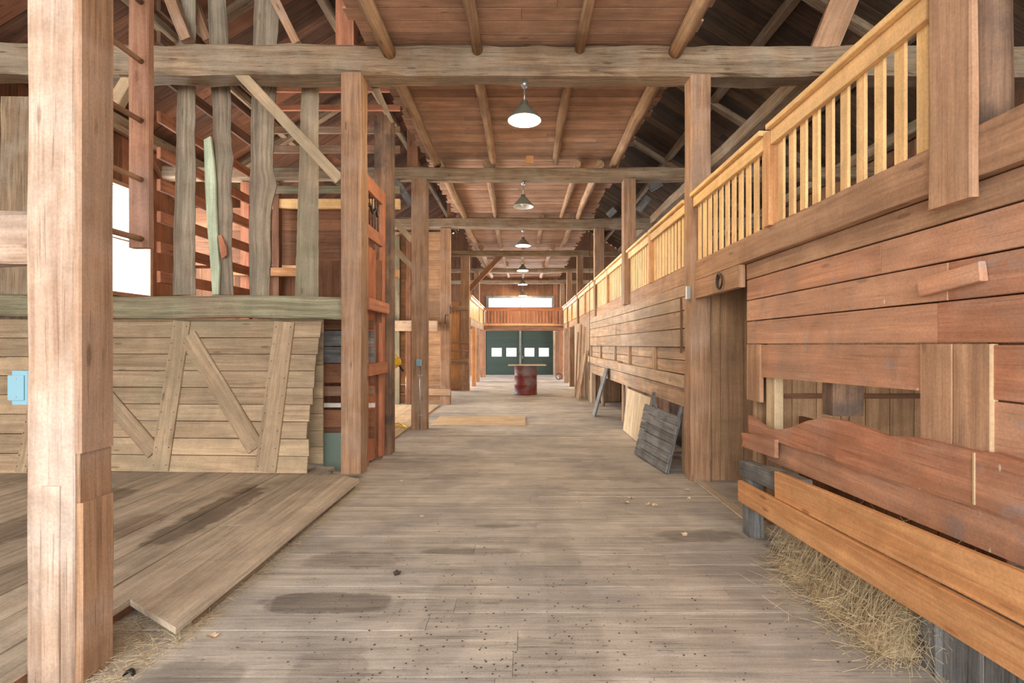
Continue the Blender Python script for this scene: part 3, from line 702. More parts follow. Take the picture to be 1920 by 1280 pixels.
# ================================================================== TALL RED DOOR leaning along the aisle
rd = empty('leaning_red_door', (-1.98, 6.4, 0), 'tall reddish panelled barn door seen edge-on between two left posts', 'barn door')
def P2(y, z, d=0): return V((-1.86-.0*z+d, y, z))
yA, yB = 5.98, 6.86; H2 = 3.52
for nm, a, b, w, t in [('stile', (yA+.06, .05), (yA+.06, H2), .12, .05), ('stile', (yB-.12, .05), (yB-.06, H2-.0), .14, .05),
                       ('rail', (yA, H2-.09), (yB, H2-.09), .18, .05), ('rail', (yA, 2.86), (yB, 2.86), .16, .05),
                       ('rail', (yA, 1.98), (yB+.02, 1.98), .14, .08), ('rail', (yA, 1.2), (yB-.05, 1.2), .14, .08)]:
    m = MB(); a = P2(a[0], a[1], 0 if t < .06 else .03); b = P2(b[0], b[1], 0 if t < .06 else .03); m.beam(a, b, w, t, (0, 1, 0) if nm == 'stile' else (0, 0, 1), segs=6, jit=.003, ch=.006); m.build(nm, 'reddoor', rd)
for k, (y0, y1, z0, z1, lean) in enumerate([(6.12, 6.3, .1, 2.75, .0), (6.34, 6.52, .06, 2.75, .02), (6.55, 6.72, .02, 2.72, .0), (6.0, 6.2, .04, 1.1, .06)]):
    m = MB(); m.beam((-1.93+lean, (y0+y1)/2, z0), (-1.93, (y0+y1)/2+.05, z1), y1-y0, .02, (0, 1, 0), segs=3); m.build('panel_board', 'reddoor', rd)
for k in range(5):
    y = 6.16+k*.12; m = MB(); m.log((-1.88, y, 2.94), (-1.88, y, 3.36), .007, n=6, segs=1); m.build('window_bar', 'iron', rd)
m = MB(); m.tube([(-1.87, 6.2+.05*i, 3.18+.04*math.sin(i*1.3)) for i in range(9)], .018, 6); m.build('rope_scrap', 'iron', rd)

# ================================================================== LEFT back partition at third bent, shelf niche, gallery
m = MB(); z = 0.02
while z < 4.25:
    for (a, b) in ((-6.3, -4.4), (-4.4, -2.95), (-2.94, -2.05)):
        m.box((a+.002, 12.88, z), (b-.002, 12.91, z+.235), 'x')
    z += .24
tag(m.build('board_partition', 'stall'), 'tall board partition behind the switch box post, across the left wing', 'partition')
for i, (x0, x1, mt) in enumerate([(-3.22, -3.06, 'green'), (-2.9, -2.78, 'brown')]):
    m = MB(); m.box((x0, 12.74, 0.02), (x1, 12.87, 4.2), 'z', segs=6, jit=.006, ch=.008); tag(m.build('stud', mt), ['pale upright on the left wing partition', 'dark upright on the left wing partition'][i], 'board')
m = MB(); m.beam((-4.6, 12.66, 1.98), (-2.1, 12.66, 1.96), .26, .12, (0, 0, 1), segs=8, jit=.01, ch=.01); tag(m.build('girt', 'tanw'), 'horizontal girt across the left wing partition', 'beam')
m = MB(); m.beam((-2.55, 12.775, .33), (-1.8, 12.772, .31), .16, .05, (0, 0, 1), segs=3, ch=.006); tag(m.build('plank', 'tanw'), 'short plank fixed low across two left posts beyond the switch box', 'plank')
# shelf niche between third and fourth bent
nich = empty('shelf_niche', (-2.2, 16.5, 0), 'open brown shelf niche between two far left posts', 'shelf')
m = MB(); x = -2.6
while x < -2.02: m.box((x, 16.9, 0), (x+.14, 16.93, 2.9), 'z'); x += .143
m.build('back_boards', 'pinew', nich)
for z in (.18, .9, 1.28, 1.55, 2.62):
    m = MB(); m.box((-2.4, 16.62, z), (-1.76, 16.68, z+(.14 if z in (.18, .9, 2.62) else .05)), 'x', ch=.004); m.build('shelf', 'post', nich)

# ================================================================== GALLERY RAILINGS
def railing(y0, y1, X, label, thick=1, nb=None, skip_posts=False):
    """railing section along y on the plane x = X (aisle face), dir +1 right side"""
    s = 1 if X > 0 else -1
    root = empty('railing', (X, (y0+y1)/2, 2.42), label, 'railing', 'gallery railing sections')
    m = MB(); m.box((X-.05*s, y0, 3.11), (X+.11*s, y1, 3.15), 'y', ch=.004); m.build('handrail', 'pine', root)
    m = MB(); m.box((X-.012*s, y0+.001, 3.0), (X+.026*s, y1-.001, 3.108), 'y', ch=.003); m.build('top_rail', 'pine', root)
    L = y1-y0; n = nb or max(2, int(round(L/.147))); st = L/n
    for k in range(n):
        y = y0+st*(k+.5); m = MB(); m.box((X+.028*s, y-.036, 2.415), (X+.047*s, y+.036, 3.10), 'z', ch=.003); m.build('baluster', 'pine', root)
    return root
def newel(y, X, label):
    s = 1 if X > 0 else -1
    m = MB(); m.box((X-.02*s, y, 2.40), (X+.09*s, y+.1, 3.108), 'z', ch=.006); return tag(m.build('newel_post', 'pinew'), label, 'post', 'short posts of the gallery railing')
XR = 1.87
railing(-.5, 1.98, XR+.03, 'yellow pine railing section behind the near right post at the right edge')
railing(2.36, 3.84, XR, 'nearest full railing section with wide spaced balusters, upper right')
newel(3.845, XR, 'short railing post between the two nearest sections')
railing(3.95, 5.58, XR, 'second railing section, ending at the squared post beside the doorway')
prev = BAY[0]+.22
for i in range(1, 6):
    a = BAY[i-1]+.23; b = BAY[i]-.01; mid = (a+b)/2; X = XR-.0
    nm = ['', 'first', 'second', 'third', 'fourth', 'fifth'][i]
    X = [0, 1.86, 1.83, 1.81, 1.79, 1.77][i]
    if i < 5:
        railing(a, mid, X, 'right gallery railing, nearer half between the %s and %s right bent posts' % (nm, ORD[i]))
        newel(mid+.002, X, 'short railing post midway between the %s and %s bents' % (nm, ORD[i]))
        railing(mid+.104, b, X, 'right gallery railing, farther half between the %s and %s right bent posts' % (nm, ORD[i]))
    else: railing(a, 22.5, X, 'last right gallery railing section meeting the bridge')
# left gallery
railing(BAY[3]+.24, 20.45, -1.72, 'left gallery railing, nearer section'); railing(20.72, 22.5, -1.72, 'left gallery railing, section meeting the bridge')
# bridge across
br = empty('gallery_bridge', (-.0, 22.55, 2.13), 'reddish balcony bridge with balusters across the far end of the aisle', 'balcony')
m = MB(); m.box((-1.86, 22.56, 3.1), (1.72, 22.7, 3.15), 'x', ch=.004); m.build('handrail', 'reddoor', br)
m = MB(); m.box((-1.86, 22.58, 2.99), (1.72, 22.62, 3.098), 'x', ch=.004); m.build('top_rail', 'reddoor', br)
m = MB(); m.box((-1.86, 22.56, 2.34), (1.72, 22.66, 2.40), 'x', ch=.004); m.build('bottom_rail', 'pinew', br)
m = MB(); m.box((-1.9, 22.6, 2.12), (1.8, 22.75, 2.338), 'x', ch=.004); m.build('fascia_beam', 'brown', br)
m = MB(); m.box((-1.9, 22.76, 2.26), (1.8, 24.2, 2.3), 'y'); m.build('bridge_deck', 'brown', br)
for k in range(25):
    x = -1.78+k*3.42/24; m = MB(); m.box((x-.035, 22.59, 2.41), (x+.035, 22.62, 2.985), 'z'); m.build('baluster', 'reddoor', br)
m = MB(); m.tube([(-1.68, 22.55, 2.45), (-1.68, 22.55, 2.95), (-1.64, 22.55, 3.0), (-1.6, 22.55, 2.97)], .02, 6); tag(m.build('hook', 'white'), 'white hook-shaped pipe on the left end of the bridge railing', 'pipe')
# fascia beams & gallery floors
m = MB()
for a, b in ((-.5, 5.58), (5.83, 8.99)): m.box((1.885, a, 2.2), (1.965, b, 2.41), 'y', segs=12, jit=.004, ch=.006)
tag(m.build('gallery_fascia', 'skirt'), 'long pale brown fascia board under the nearest right gallery railing', 'beam')
m = MB()
for a, b in ((9.24, 12.79), (13.04, 16.69), (16.94, 20.49), (20.74, 24.2)): m.box((1.85, a, 2.2), (1.93, b, 2.41), 'y', segs=6, jit=.006, ch=.006)
tag(m.build('gallery_fascia', 'skirt'), 'fascia board under the farther right gallery railing', 'beam')
m = MB()
for a, b in ((16.94, 20.49), (20.74, 24.2)): m.box((-1.8, a, 2.14), (-1.72, b, 2.41), 'y', segs=6, jit=.006, ch=.006)
tag(m.build('gallery_fascia', 'tanw'), 'fascia board under the left gallery railing', 'beam')
m = MB(); x = 2.1
while x < 6.3: m.box((x, -2.8, 2.30), (x+.19, YB-.1, 2.335), 'y'); x += .195
struct(m.build('trim_3', 'brown'))
m = MB(); x = -6.4
while x < -1.85: m.box((x, 16.95, 2.28), (min(x+.19, -1.81), YB-.1, 2.31), 'y'); x += .195
struct(m.build('trim_4', 'brown'))

# ================================================================== RIGHT WALL beyond the doorway (x = 1.9)
WR = 1.88
def XW(y): return 1.885-.0145*(y-5.8)
def hboards(m, X, y0, y1, zs, th=.028, lens=(2.5, 4.5), ch=.003):
    for z0, z1 in zip(zs, zs[1:]):
        y = y0
        while y < y1-.01:
            ye = min(y1, y+random.uniform(*lens))
            if y1-ye < .7: ye = y1
            fx = X if callable(X) else (lambda q: X); dx = random.uniform(-.008, 0)+th/2; zc = (z0+z1)/2
            m.beam((fx(y)+dx, y+.002, zc), (fx(ye)+dx, ye-.002, zc), z1-z0-.008, th, (0, 0, 1), ch=ch, segs=6, jit=.0015); y = ye
m = MB(); hboards(m, XW, 5.83, 13.6, [1.47, 1.69, 1.9, 2.06, 2.2]); struct(m.build('wall_right', 'tanw'))
m = MB(); hboards(m, lambda q: XW(q)+.055, 5.83, 13.6, [1.14, 1.31, 1.47]); struct(m.build('wall_right', 'tanw'))
for i, y in enumerate((7.3, 8.9, 10.2, 11.9, 13.4)):
    m = MB(); m.box((XW(y)+.002, y, 1.142), (XW(y)+.05, y+.09, 1.468), 'z', ch=.004); tag(m.build('batten', 'tanw'), '%s short batten in the recessed band of the right wall' % ['nearest', 'second', 'third', 'fourth', 'farthest'][i], 'batten', 'battens in the recessed band')
m = MB(); m.beam((XW(5.95)-.022, 5.95, 1.07), (XW(9.6)-.022, 9.6, 1.09), .15, .04, (0, 0, 1), segs=12, jit=.004, ch=.006); tag(m.build('wall_plank', 'tanw'), 'projecting plank with split end along the right wall, nearer piece', 'plank')
m = MB(); m.beam((XW(9.6)-.022, 9.62, 1.11), (XW(13.6)-.022, 13.6, 1.12), .15, .04, (0, 0, 1), segs=12, jit=.004, ch=.006); tag(m.build('wall_plank', 'tanw'), 'projecting plank along the right wall, farther piece', 'plank')
m = MB(); hboards(m, XW, 5.83, 13.6, [.77, .99, 1.13]); struct(m.build('wall_right', 'tanw'))
m = MB(); m.box((WR+.7, 5.9, 0), (WR+.73, 16.6, .8), 'y'); m.box((WR+.12, 5.83, .8), (WR+.14, 16.6, 2.25), 'y'); m.box((2.1, .2, 1.6), (2.12, 4.3, 2.28), 'y'); struct(m.build('wall_right', 'brown'))  # includes added backing that blocks light leaking through the board gaps
# lower part: pieces between openings
m = MB(); m.box((WR, 5.83, 0), (WR+.03, 6.05, .77), 'z', segs=6, jit=.006); m.box((1.78, 13.2, 0), (1.88, 13.6, .77), 'z'); m.box((1.85, 9.0, 0), (1.88, 9.2, .77), 'z'); m.box((1.9, 13.55, 0), (2.58, 13.58, .8), 'z')  # last box is an added cap blocking light along the cavity
struct(m.build('wall_right', 'tanw'))
for i, (y, le) in enumerate(((9.55, .02), (9.85, -.03), (12.6, 0))):
    m = MB(); m.log((WR+.1+le, y, 0), (WR+.08, y+.05, .76), .045, .04, 8, 6, jit=.01); tag(m.build('stick', 'tanw'), ['nearer rough stake under the right wall beside the plywood', 'farther rough stake under the right wall beside the plywood', 'rough stake near the far end of the right wall opening'][i], 'stake')
def lean(y0, y1, z0, z1, x0, x1, th, mat, label, name, cat):
    """flat panel leaning on the right wall: foot at x0, head at x1"""
    m = MB(); m.beam((x0, (y0+y1)/2, z0), (x1, (y0+y1)/2, z1), y1-y0, th, (0, 1, 0), segs=3, ch=.003); return tag(m.build(name, mat), label, cat)
lean(7.35, 8.95, .01, .74, 1.76, 1.835, .015, 'ply', 'pale plywood sheet leaning low against the right wall', 'plywood_sheet', 'plywood')
lean(10.6, 10.95, .01, 1.0, 1.5, 1.77, .03, 'grey', 'grey board leaning on the right wall beyond the plywood', 'leaning_board', 'board')
for i, y in enumerate((13.75, 14.15, 14.55)):
    lean(y, y+.22, .01, 1.35-.1*i, 1.5, 1.72, .03, 'tanw', '%s of three grey-brown boards leaning by the far doors' % ['nearest', 'middle', 'farthest'][i], 'leaning_board', 'board')
# far right wall: doors of vertical boards
m = MB(); y = 13.65
while y < 17.5: m.box((1.78, y, 0), (1.81, y+.24, 2.18), 'z'); y += .245
struct(m.build('wall_right', 'tanw'))
for i, (y, z) in enumerate(((14.2, 2.0), (15.0, 2.1), (15.9, 1.9))):
    m = MB(); m.log((1.64, y, 0.0), (1.74, y+.2, z), .03, .025, 8, 5, jit=.006); tag(m.build('leaning_pole', 'tanw'), '%s thin pole leaning against the far right wall' % ['nearest', 'middle', 'farthest'][i], 'pole')
m = MB(); m.tube([(1.70, 13.0, .6), (1.70, 13.0, 4.41)], .007, 6); tag(m.build('hanging_cable', 'black'), 'thin dark cable hanging beside the far right wall', 'cable')

# grey slatted panel leaning
gp = empty('slatted_panel', (1.75, 6.2, 0), 'weathered grey slatted gate panel leaning against the right wall', 'gate')
A = at(1254, 893, 5.95); B = at(1193, 846, 7.1); Cc = at(1277, 782, 6.0); D = at(1209, 748, 7.0)
A.z = max(A.z, .012); B.z = .012
A = V((1.655, 5.93, .012)); B = V((1.53, 6.98, .012)); Cc = V((1.83, 5.98, .66)); D = V((1.68, 7.0, .70))
nrm = (B-A).cross(Cc-A).normalized()
if nrm.x > 0: nrm = -nrm
for k in range(6):
    a0 = A.lerp(Cc, (k+.5)/6); b0 = B.lerp(D, (k+.5)/6); m = MB(); m.beam(a0, b0, .107, .022, (Cc-A), segs=6, jit=.004, ch=.003); m.build('slat', 'grey', gp)
for q, h in ((.04, 1.18), (.86, 1.26)):
    f = A.lerp(B, q)-nrm*.024; t = Cc.lerp(D, q)-nrm*.024; m = MB(); m.beam(f, f+(t-f)*h, .08, .026, (B-A), segs=6, jit=.006, ch=.004); m.build('upright', 'grey', gp)
m = MB(); f = Cc.lerp(D, .84)-nrm*.03; m.prism([f+V((0, .02, -.05)), f+V((.01, -.2, -.05)), f+V((.01, -.14, .02)), f+V((0, -.04, .15)), f+V((0, .02, .17))], -nrm*.02); m.build('curved_bracket', 'grey', gp)
m = MB(); m.beam((1.865, 6.02, 1.4), (1.865, 6.03, 2.05), .022, .02, (0, 1, 0)); tag(m.build('latch_bar', 'brown'), 'thin wooden latch bar on the right wall beside the doorway post', 'latch')

# ================================================================== DOORWAY on the right
m = MB(); x = 2.07
for wd in (.12, .26, .24, .25, .22, .25, .24, .25):
    m.box((x, 5.66, 0), (x+wd-.004, 5.69, 2.3), 'z', ch=.003); x += wd
tag(m.build('board_partition', 'stall'), 'vertical board wall seen inside the right doorway', 'partition')
m = MB(); m.box((WR, 4.46, 2.0), (WR+.06, 5.58, 2.198), 'y', segs=6, jit=.003, ch=.006); struct(m.build('trim_5', 'skirt'))
m = MB(); m.box((2.0, 4.42, 0), (2.9, 4.45, 2.28), 'z'); struct(m.build('wall_right', 'stall'))
m = MB(); m.box((1.88, 4.2, 0.002), (1.98, 5.62, .02), 'y', ch=.004); struct(m.build('trim_6', 'deck'))
# coil of wire above the doorway
m = MB(); c = onX(1350, 530, WR-.012)
for q in range(4):
    rr = .052+.006*q; m.tube([c+V((-.004*q, rr*1.0*math.cos(t*.3491+q*.4), rr*1.1*math.sin(t*.3491+q*.4)+.006*q)) for t in range(19)], .005, 6)
tag(m.build('wire_coil', 'iron'), 'small coil of wire hanging above the right doorway', 'wire coil')
m = MB(); c = onX(1303, 552, 1.835); m.box((1.80, 5.60, 2.0), (1.838, 5.66, 2.14), 'z', ch=.004); tag(m.build('metal_plate', 'metal'), 'small grey metal bracket on the right doorway post', 'bracket')

# ================================================================== NEAR RED WALL (x = 1.95)
XN = 1.95
m = MB(); hboards(m, XN, .2, 4.44, [1.505, 1.70, 1.88, 2.06], th=.03, lens=(1.9, 2.6)); struct(m.build('wall_right', 'red'))
m = MB(); hboards(m, XN-.005, .2, 4.44, [2.06, 2.198], th=.03, lens=(3, 5)); struct(m.build('wall_right', 'skirt'))
m = MB(); hboards(m, XN, .2, 2.115, [1.0, 1.27, 1.503], th=.03); struct(m.build('wall_right', 'red'))
m = MB(); m.box((XN-.012, 4.18, 1.03), (XN+.02, 4.435, 1.503), 'z', ch=.005); tag(m.build('batten', 'skirt'), 'upright red-brown board left of the feed opening', 'board')
m = MB(); m.box((XN+.03, 4.02, .75), (XN+.10, 4.17, 1.49), 'z', ch=.006, segs=6, jit=.004); tag(m.build('jamb', 'ply'), 'pale jamb post at the left side of the feed opening', 'post')
m = MB(); m.box((XN+.035, 2.44, .75), (XN+.10, 2.56, 1.49), 'z', ch=.006, segs=6, jit=.004); tag(m.build('jamb', 'ply'), 'pale jamb post at the right side of the feed opening', 'post')
m = MB(); m.prism([(XN+.0, 4.175, 1.235), (XN, 2.495, 1.275), (XN, 2.495, 1.5), (XN, 4.175, 1.5)], (.028, 0, 0)); tag(m.build('header_board', 'red'), 'reddish header board above the feed opening', 'board')
for i, (a, b) in enumerate(((2.12, 2.30), (2.303, 2.49))):
    m = MB(); m.box((XN-.02, a, 1.0-.02*i), (XN+.012, b, 1.503), 'z', ch=.005, segs=4, jit=.002); tag(m.build('upright_board', 'skirt'), ['near', 'far'][i]+' wide upright board right of the feed opening', 'board')
m = MB(); m.box((XN-.022, 2.112, .98), (XN+.012, 2.1175, 1.503), 'z'); tag(m.build('lit_edge_strip', 'ply'), 'pale strip painting the light on the upright board edge right of the feed opening', 'strip')  # light on the board's edge, put in as a pale strip
# wavy-edged board
top = [(1402, 778), (1420, 790), (1434, 800), (1452, 806), (1480, 802), (1515, 788), (1545, 783), (1590, 790), (1630, 804), (1650, 812), (1668, 818), (1700, 818), (1740, 825), (1825, 845), (1870, 850), (1920, 868)]
bot = [(1920, 984), (1827, 950), (1752, 927), (1677, 901), (1602, 881), (1550, 856), (1500, 842), (1456, 828), (1404, 810)]
Xw = 1.90
def ext(p): return [V((Xw, .35, p[-1].z+.0))]
tp = [onX(x, y, Xw) for x, y in top]; bp_ = [onX(x, y, Xw) for x, y in bot]
pts = tp+[V((Xw, .35, tp[-1].z+.01)), V((Xw, .35, bp_[0].z))]+bp_
m = MB(); m.prism(pts[::-1], (.03, 0, 0)); tag(m.build('wavy_edged_board', 'red'), 'red board with a wavy natural upper edge below the feed opening', 'board')
a_ = onX(1826, 846, 1.8965); b_ = onX(1826, 948, 1.8965)
m = MB(); m.box((1.8935, a_.y-.004, b_.z+.005), (1.8995, a_.y+.004, a_.z-.005), 'z'); tag(m.build('joint_strip', 'ply'), 'thin pale joint line across the wavy-edged red board', 'strip')
Xw = 1.935
top = [(1440, 826), (1560, 858), (1680, 900), (1830, 948), (1920, 980)]; bot = [(1920, 1062), (1790, 1008), (1666, 957), (1560, 912), (1440, 862)]
tp = [onX(x, y, Xw)+V((0, 0, .03)) for x, y in top]; bp_ = [onX(x, y, Xw) for x, y in bot]
m = MB(); m.prism((tp+[V((Xw, .35, tp[-1].z)), V((Xw, .35, bp_[0].z))]+bp_)[::-1], (.03, 0, 0)); tag(m.build('wall_plank', 'red'), 'dull red plank with rough lower edge below the wavy-edged board', 'plank')
m = MB(); m.prism([onX(x, y, 1.868) for x, y in [(1389, 811), (1393, 826), (1390, 836), (1420, 847), (1452, 858), (1452, 824), (1425, 815)]], (.03, 0, 0)); tag(m.build('plank_end', 'red'), 'short broken plank end beside the doorway, below the wavy-edged board', 'plank')
m = MB(); m.beam((1.815, 4.14, .505), (1.81, 3.3, .567), .125, .12, (0, 0, 1), segs=14, jit=.008, ch=.008); tag(m.build('beam', 'grey'), 'silver-grey squared beam end behind the upper feed rail', 'beam')
m = MB(); m.beam((1.72, 3.46, .555), (1.715, .6, .685), .178, .036, (0, 0, 1), segs=16, jit=.002, ch=.005); tag(m.build('feed_rail', 'pinew'), 'upper orange pine plank along the feed trough at lower right', 'plank')
m = MB(); m.beam((1.70, 4.0, .36), (1.695, .6, .50), .165, .036, (0, 0, 1), segs=16, jit=.002, ch=.005); tag(m.build('feed_rail', 'pinew'), 'lower orange pine plank along the feed trough at lower right', 'plank')
for i, (y, w_, x0) in enumerate(((3.98, .12, 1.76), (3.38, .14, 1.87), (2.3, .12, 1.86))):
    m = MB(); m.box((x0, y, 0), (x0+.12, y+w_, [.50, .42, .36][i]), 'z', segs=6, jit=.008, ch=.008); tag(m.build('short_post', 'grey' if i != 1 else 'tanw'), ['short post foot at the far end of the feed rails', 'short post in the hay behind the feed rails', 'short post behind the near end of the feed rails'][i], 'post')
m = MB(); y = .3
while y < 2.28: m.box((1.89, y, 0), (1.92, y+.22, .58), 'z', ch=.003); y += .225
struct(m.build('wall_right', 'grey'))
m = MB(); y = 2.45
while y < 4.3: m.box((2.32, y, 0), (2.35, y+.2, .9), 'z', ch=.003); y += .205
struct(m.build('wall_right', 'brown'))
# cleat board at upper right of red wall
m = MB(); m.beam(onX(1728, 540, 1.925), onX(1843, 508, 1.925)+V((0, 0, .0)), .085, .035, (0, 0, 1), segs=5, jit=.002, ch=.005); tag(m.build('cleat_board', 'red'), 'short slanted cleat board nailed on the red wall', 'board')
# stall interior
m = MB(); x = 2.06
for k in range(9): m.box((x, 4.30, 0), (x+.2, 4.33, 2.2), 'z'); x += .205
tag(m.build('stall_partition', 'stall'), 'pale board partition inside the stall behind the feed opening', 'partition')
m = MB(); y = .3
while y < 4.3: m.box((3.9, y, 0), (3.93, y+.22, 2.28), 'z'); y += .225
struct(m.build('wall_right', 'stall'))
m = MB(); m.box((2.07, 4.27, 1.05), (3.4, 4.299, 1.09), 'x'); tag(m.build('stall_ledge', 'brown'), 'narrow dark ledge across the stall partition', 'ledge')
m = MB(); m.beam((2.10, 3.36, 1.30), (2.10, 3.36, 1.04), .2, .13, (1, 0, 0), segs=3, jit=.006, ch=.006); tag(m.build('hanging_block', 'sooty'), 'grey-brown wooden block hanging in the feed opening', 'block')
# near right post + round log
m = MB(); m.box((1.845, 2.11, 2.11), (1.885, 2.33, 4.7), 'z', segs=14, jit=.006, ch=.008); tag(m.build('post_board', 'skirt'), 'broad pale board post at the upper right, in front of a round log', 'post')
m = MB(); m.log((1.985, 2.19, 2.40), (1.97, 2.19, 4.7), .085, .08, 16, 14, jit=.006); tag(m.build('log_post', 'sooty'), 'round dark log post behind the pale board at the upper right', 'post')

# ================================================================== HAY & LITTER
random.seed(11)
m = MB()
def strand(p, d, L, r=.0011):
    pts = []; q = V(p); v = V(d).normalized()
    for k in range(4):
        pts.append(q.copy()); q = q+v*(L/3); v = (v+V((random.uniform(-.25, .25), random.uniform(-.25, .25), random.uniform(-.28, .08)))).normalized()
        if q.z < .004: q.z = .004; v.z = abs(v.z)*.2
    m.tube(pts, r, 3)
for k in range(4200):
    y = random.uniform(2.35, 3.5); q = random.random(); x = 2.05-abs(random.gauss(0, .16)); x = max(1.42+.12*abs(y-2.9), x)
    h = max(0, (x-1.68)/.3)*.36*random.random(); strand((x, y, .006+h), (random.uniform(-1, .6), random.uniform(-1, 1), random.uniform(-.4, .5)), random.uniform(.07, .22))
for k in range(500):
    y = random.uniform(2.4, 3.5); x = 1.84-random.random()*.1; strand((x, y, .3*random.random()+.05), (-.35, random.uniform(-.5, .5), -.8), random.uniform(.1, .3))
h_ = m.build('hay', 'hay'); h_['kind'] = 'stuff'; tag(h_, 'heap of loose dry hay spilling out under the feed rails', 'hay')
m = MB(); prof = [(-.3, .02), (-.1, .14), (.1, .26), (.3, .3)]
n = 14; base = len(m.v)
for i in range(n+1):
    y = 2.45+1.0*i/n
    for (x, z) in [(1.72, .0), (1.8, .09), (1.9, .2), (2.1, .32), (2.3, .34)]:
        m.v.append(V((x+random.uniform(-.02, .02), y, max(0.003, z*(.8+.3*math.sin(i*1.1)) if 0 < i < n else .003))))
for i in range(n):
    for j in range(4):
        A = base+i*5+j; m.face((A, A+1, A+6, A+5)[::-1], [(0, 0)]*4, .5, True)
hm = m.build('hay_mound', 'hay'); hm['kind'] = 'stuff'; tag(hm, 'compact mound of old hay behind the feed rails', 'hay')
m = MB()
for k in range(700):
    t = random.random(); y = 2.5+3.0*t; x = -1.74+abs(random.gauss(0, .035)); strand((x, y, .005), (random.uniform(-.3, .6), random.uniform(-1, 1), .1), random.uniform(.02, .08), .0008)
for k in range(700):
    strand((random.uniform(-2.15, -1.72), random.uniform(2.25, 2.85), .006), (random.uniform(-1, 1), random.uniform(-1, 1), .15), random.uniform(.03, .12), .0009)
h_ = m.build('straw_litter', 'hay'); h_['kind'] = 'stuff'; tag(h_, 'thin straw litter along the platform edge', 'straw')
m = MB()
for k in range(420):
    y = 2.2+abs(random.gauss(0, .7)); x = random.gauss(.0, .75)
    if x < -1.6 or x > 1.6: continue
    s = random.uniform(.0015, .004); m.beam((x-s, y, .003), (x+s*1.4, y+random.uniform(-s, s), .0035), s*1.2, s*.8, (0, 1, 0))
h_ = m.build('floor_crumbs', 'debris'); h_['kind'] = 'stuff'; tag(h_, 'dark crumbs scattered over the near floor', 'crumbs')
# dry leaves
def leaf_mesh(c, s, a):
    m = MB(); pts = []
    for k in range(10):
        t = 2*math.pi*k/10; r = s*(1 if k % 2 else .62)*random.uniform(.8, 1.1)
        pts.append(c+V((math.cos(t+a)*r, math.sin(t+a)*r*.8, random.uniform(.0, .022))))
    b = len(m.v); m.v.append(c+V((0, 0, .004)))
    for p in pts: m.v.append(p)
    for k in range(10): m.face((b, b+1+k, b+1+(k+1) % 10), [(0, 0)]*3, .5)
    b2 = len(m.v)
    m.v.append(c+V((0, 0, .002)))
    for p in pts: m.v.append(p-V((0, 0, .002)))
    for k in range(10): m.face((b2, b2+1+(k+1) % 10, b2+1+k), [(0, 0)]*3, .5)
    return m
for i, (x, y) in enumerate([(1160, 934), (1175, 943), (1183, 934), (1215, 947), (1228, 949), (1288, 920), (1292, 936), (1284, 1004), (1080, 945), (792, 970), (745, 1078), (398, 1196), (753, 903)]):
    Y = 1440/(y-646); c = V(((x-980)/960*Y, Y, .004))
    lab = ['leftmost leaf of the cluster on the right of the aisle', 'front leaf of the cluster on the right of the aisle', 'back leaf of the cluster on the right of the aisle', 'left leaf of a pair lying right of the leaf cluster', 'right leaf of a pair lying right of the leaf cluster',
           'pale curled leaf near the doorway threshold', 'small leaf just in front of the pale curled one', 'single leaf on the damp stain at right', 'tiny leaf left of the leaf cluster', 'tiny leaf left of centre mid floor', 'dark crumpled leaf at the edge of the left stain',
           'whitish leaf scrap near the platform corner', 'tiny leaf near the sooty post'][i]
    m = leaf_mesh(c, .022 if i in (8, 9, 12, 6) else .034, i); tag(m.build('dry_leaf', 'debris' if i == 10 else 'leaf'), lab, 'leaf', 'dry leaves on the floor')
m = MB(); m.tube([(-1.78+.02*math.cos(i), 2.32+.012*math.sin(i*1.7), .008+.008*(i % 3)) for i in range(10)], .006, 5); tag(m.build('rubber_scrap', 'black'), 'small black scrap on the floor beside the nearest post', 'scrap')

# ================================================================== LAMPS
def lamp(x, y, ztop, zrim, lit, label, R=.185):
    root = empty('pendant_lamp', (x, y, zrim), label, 'lamp', 'pendant lamps along the aisle')
    m = MB(); m.lathe([(0, 0), (.035, 0), (.035, .05), (.02, .06), (0, .06)], (x, y, ztop-.061), 16); m.build('canopy', 'metal', root)
    m = MB(); m.tube([(x, y, ztop-.06), (x, y, zrim+.2)], .008, 8); m.build('stem', 'metal', root)
    h = .19
    pr = [(.02, h+.02), (.04, h+.02), (.045, h-.035), (.07, h-.04), (.09, h-.07), (R*.86, .045), (R, .012), (R+.004, 0)]
    inn = [(r-.006, z-.006) for r, z in reversed(pr[2:])]
    m = MB(); m.lathe(pr, (x, y, zrim)); sh = m.build('shade', 'shade', root)
    m = MB(); m.lathe(inn+[(.0, h-.045)], (x, y, zrim)); m.build('reflector', 'shade_in', sh)
    m = MB(); m.lathe([(.018, .15), (.02, .12), (.04, .085), (.052, .05), (.048, .02), (.03, .0), (.0, -.008)], (x, y, zrim+.012), 20); m.build('bulb', 'bulb' if lit else 'glass_off', root)
    if lit:
        l = bpy.data.lights.new('lamp_light', 'POINT'); l.energy = LAMPW; l.color = (1, .80, .52); l.shadow_soft_size = .05
        o = bpy.data.objects.new('lamp_light', l); COL.objects.link(o); o.parent = root; o.location = (0, 0, -.06)
LAMPW = 110
lamp(.02, 5.75, 4.455, 4.02, True, 'lit pendant lamp nearest the viewer, hanging from the first tie beam')
lamp(.01, 9.12, 4.41, 3.96, False, 'unlit grey pendant lamp hanging from the second tie beam')
lamp(.01, 12.93, 4.41, 4.0, True, 'lit pendant lamp hanging from the third tie beam')
lamp(0, 16.8, 4.39, 3.93, True, 'lit pendant lamp hanging from the fourth tie beam')
lamp(0, 20.6, 4.39, 3.92, True, 'lit pendant lamp hanging from the fifth tie beam')
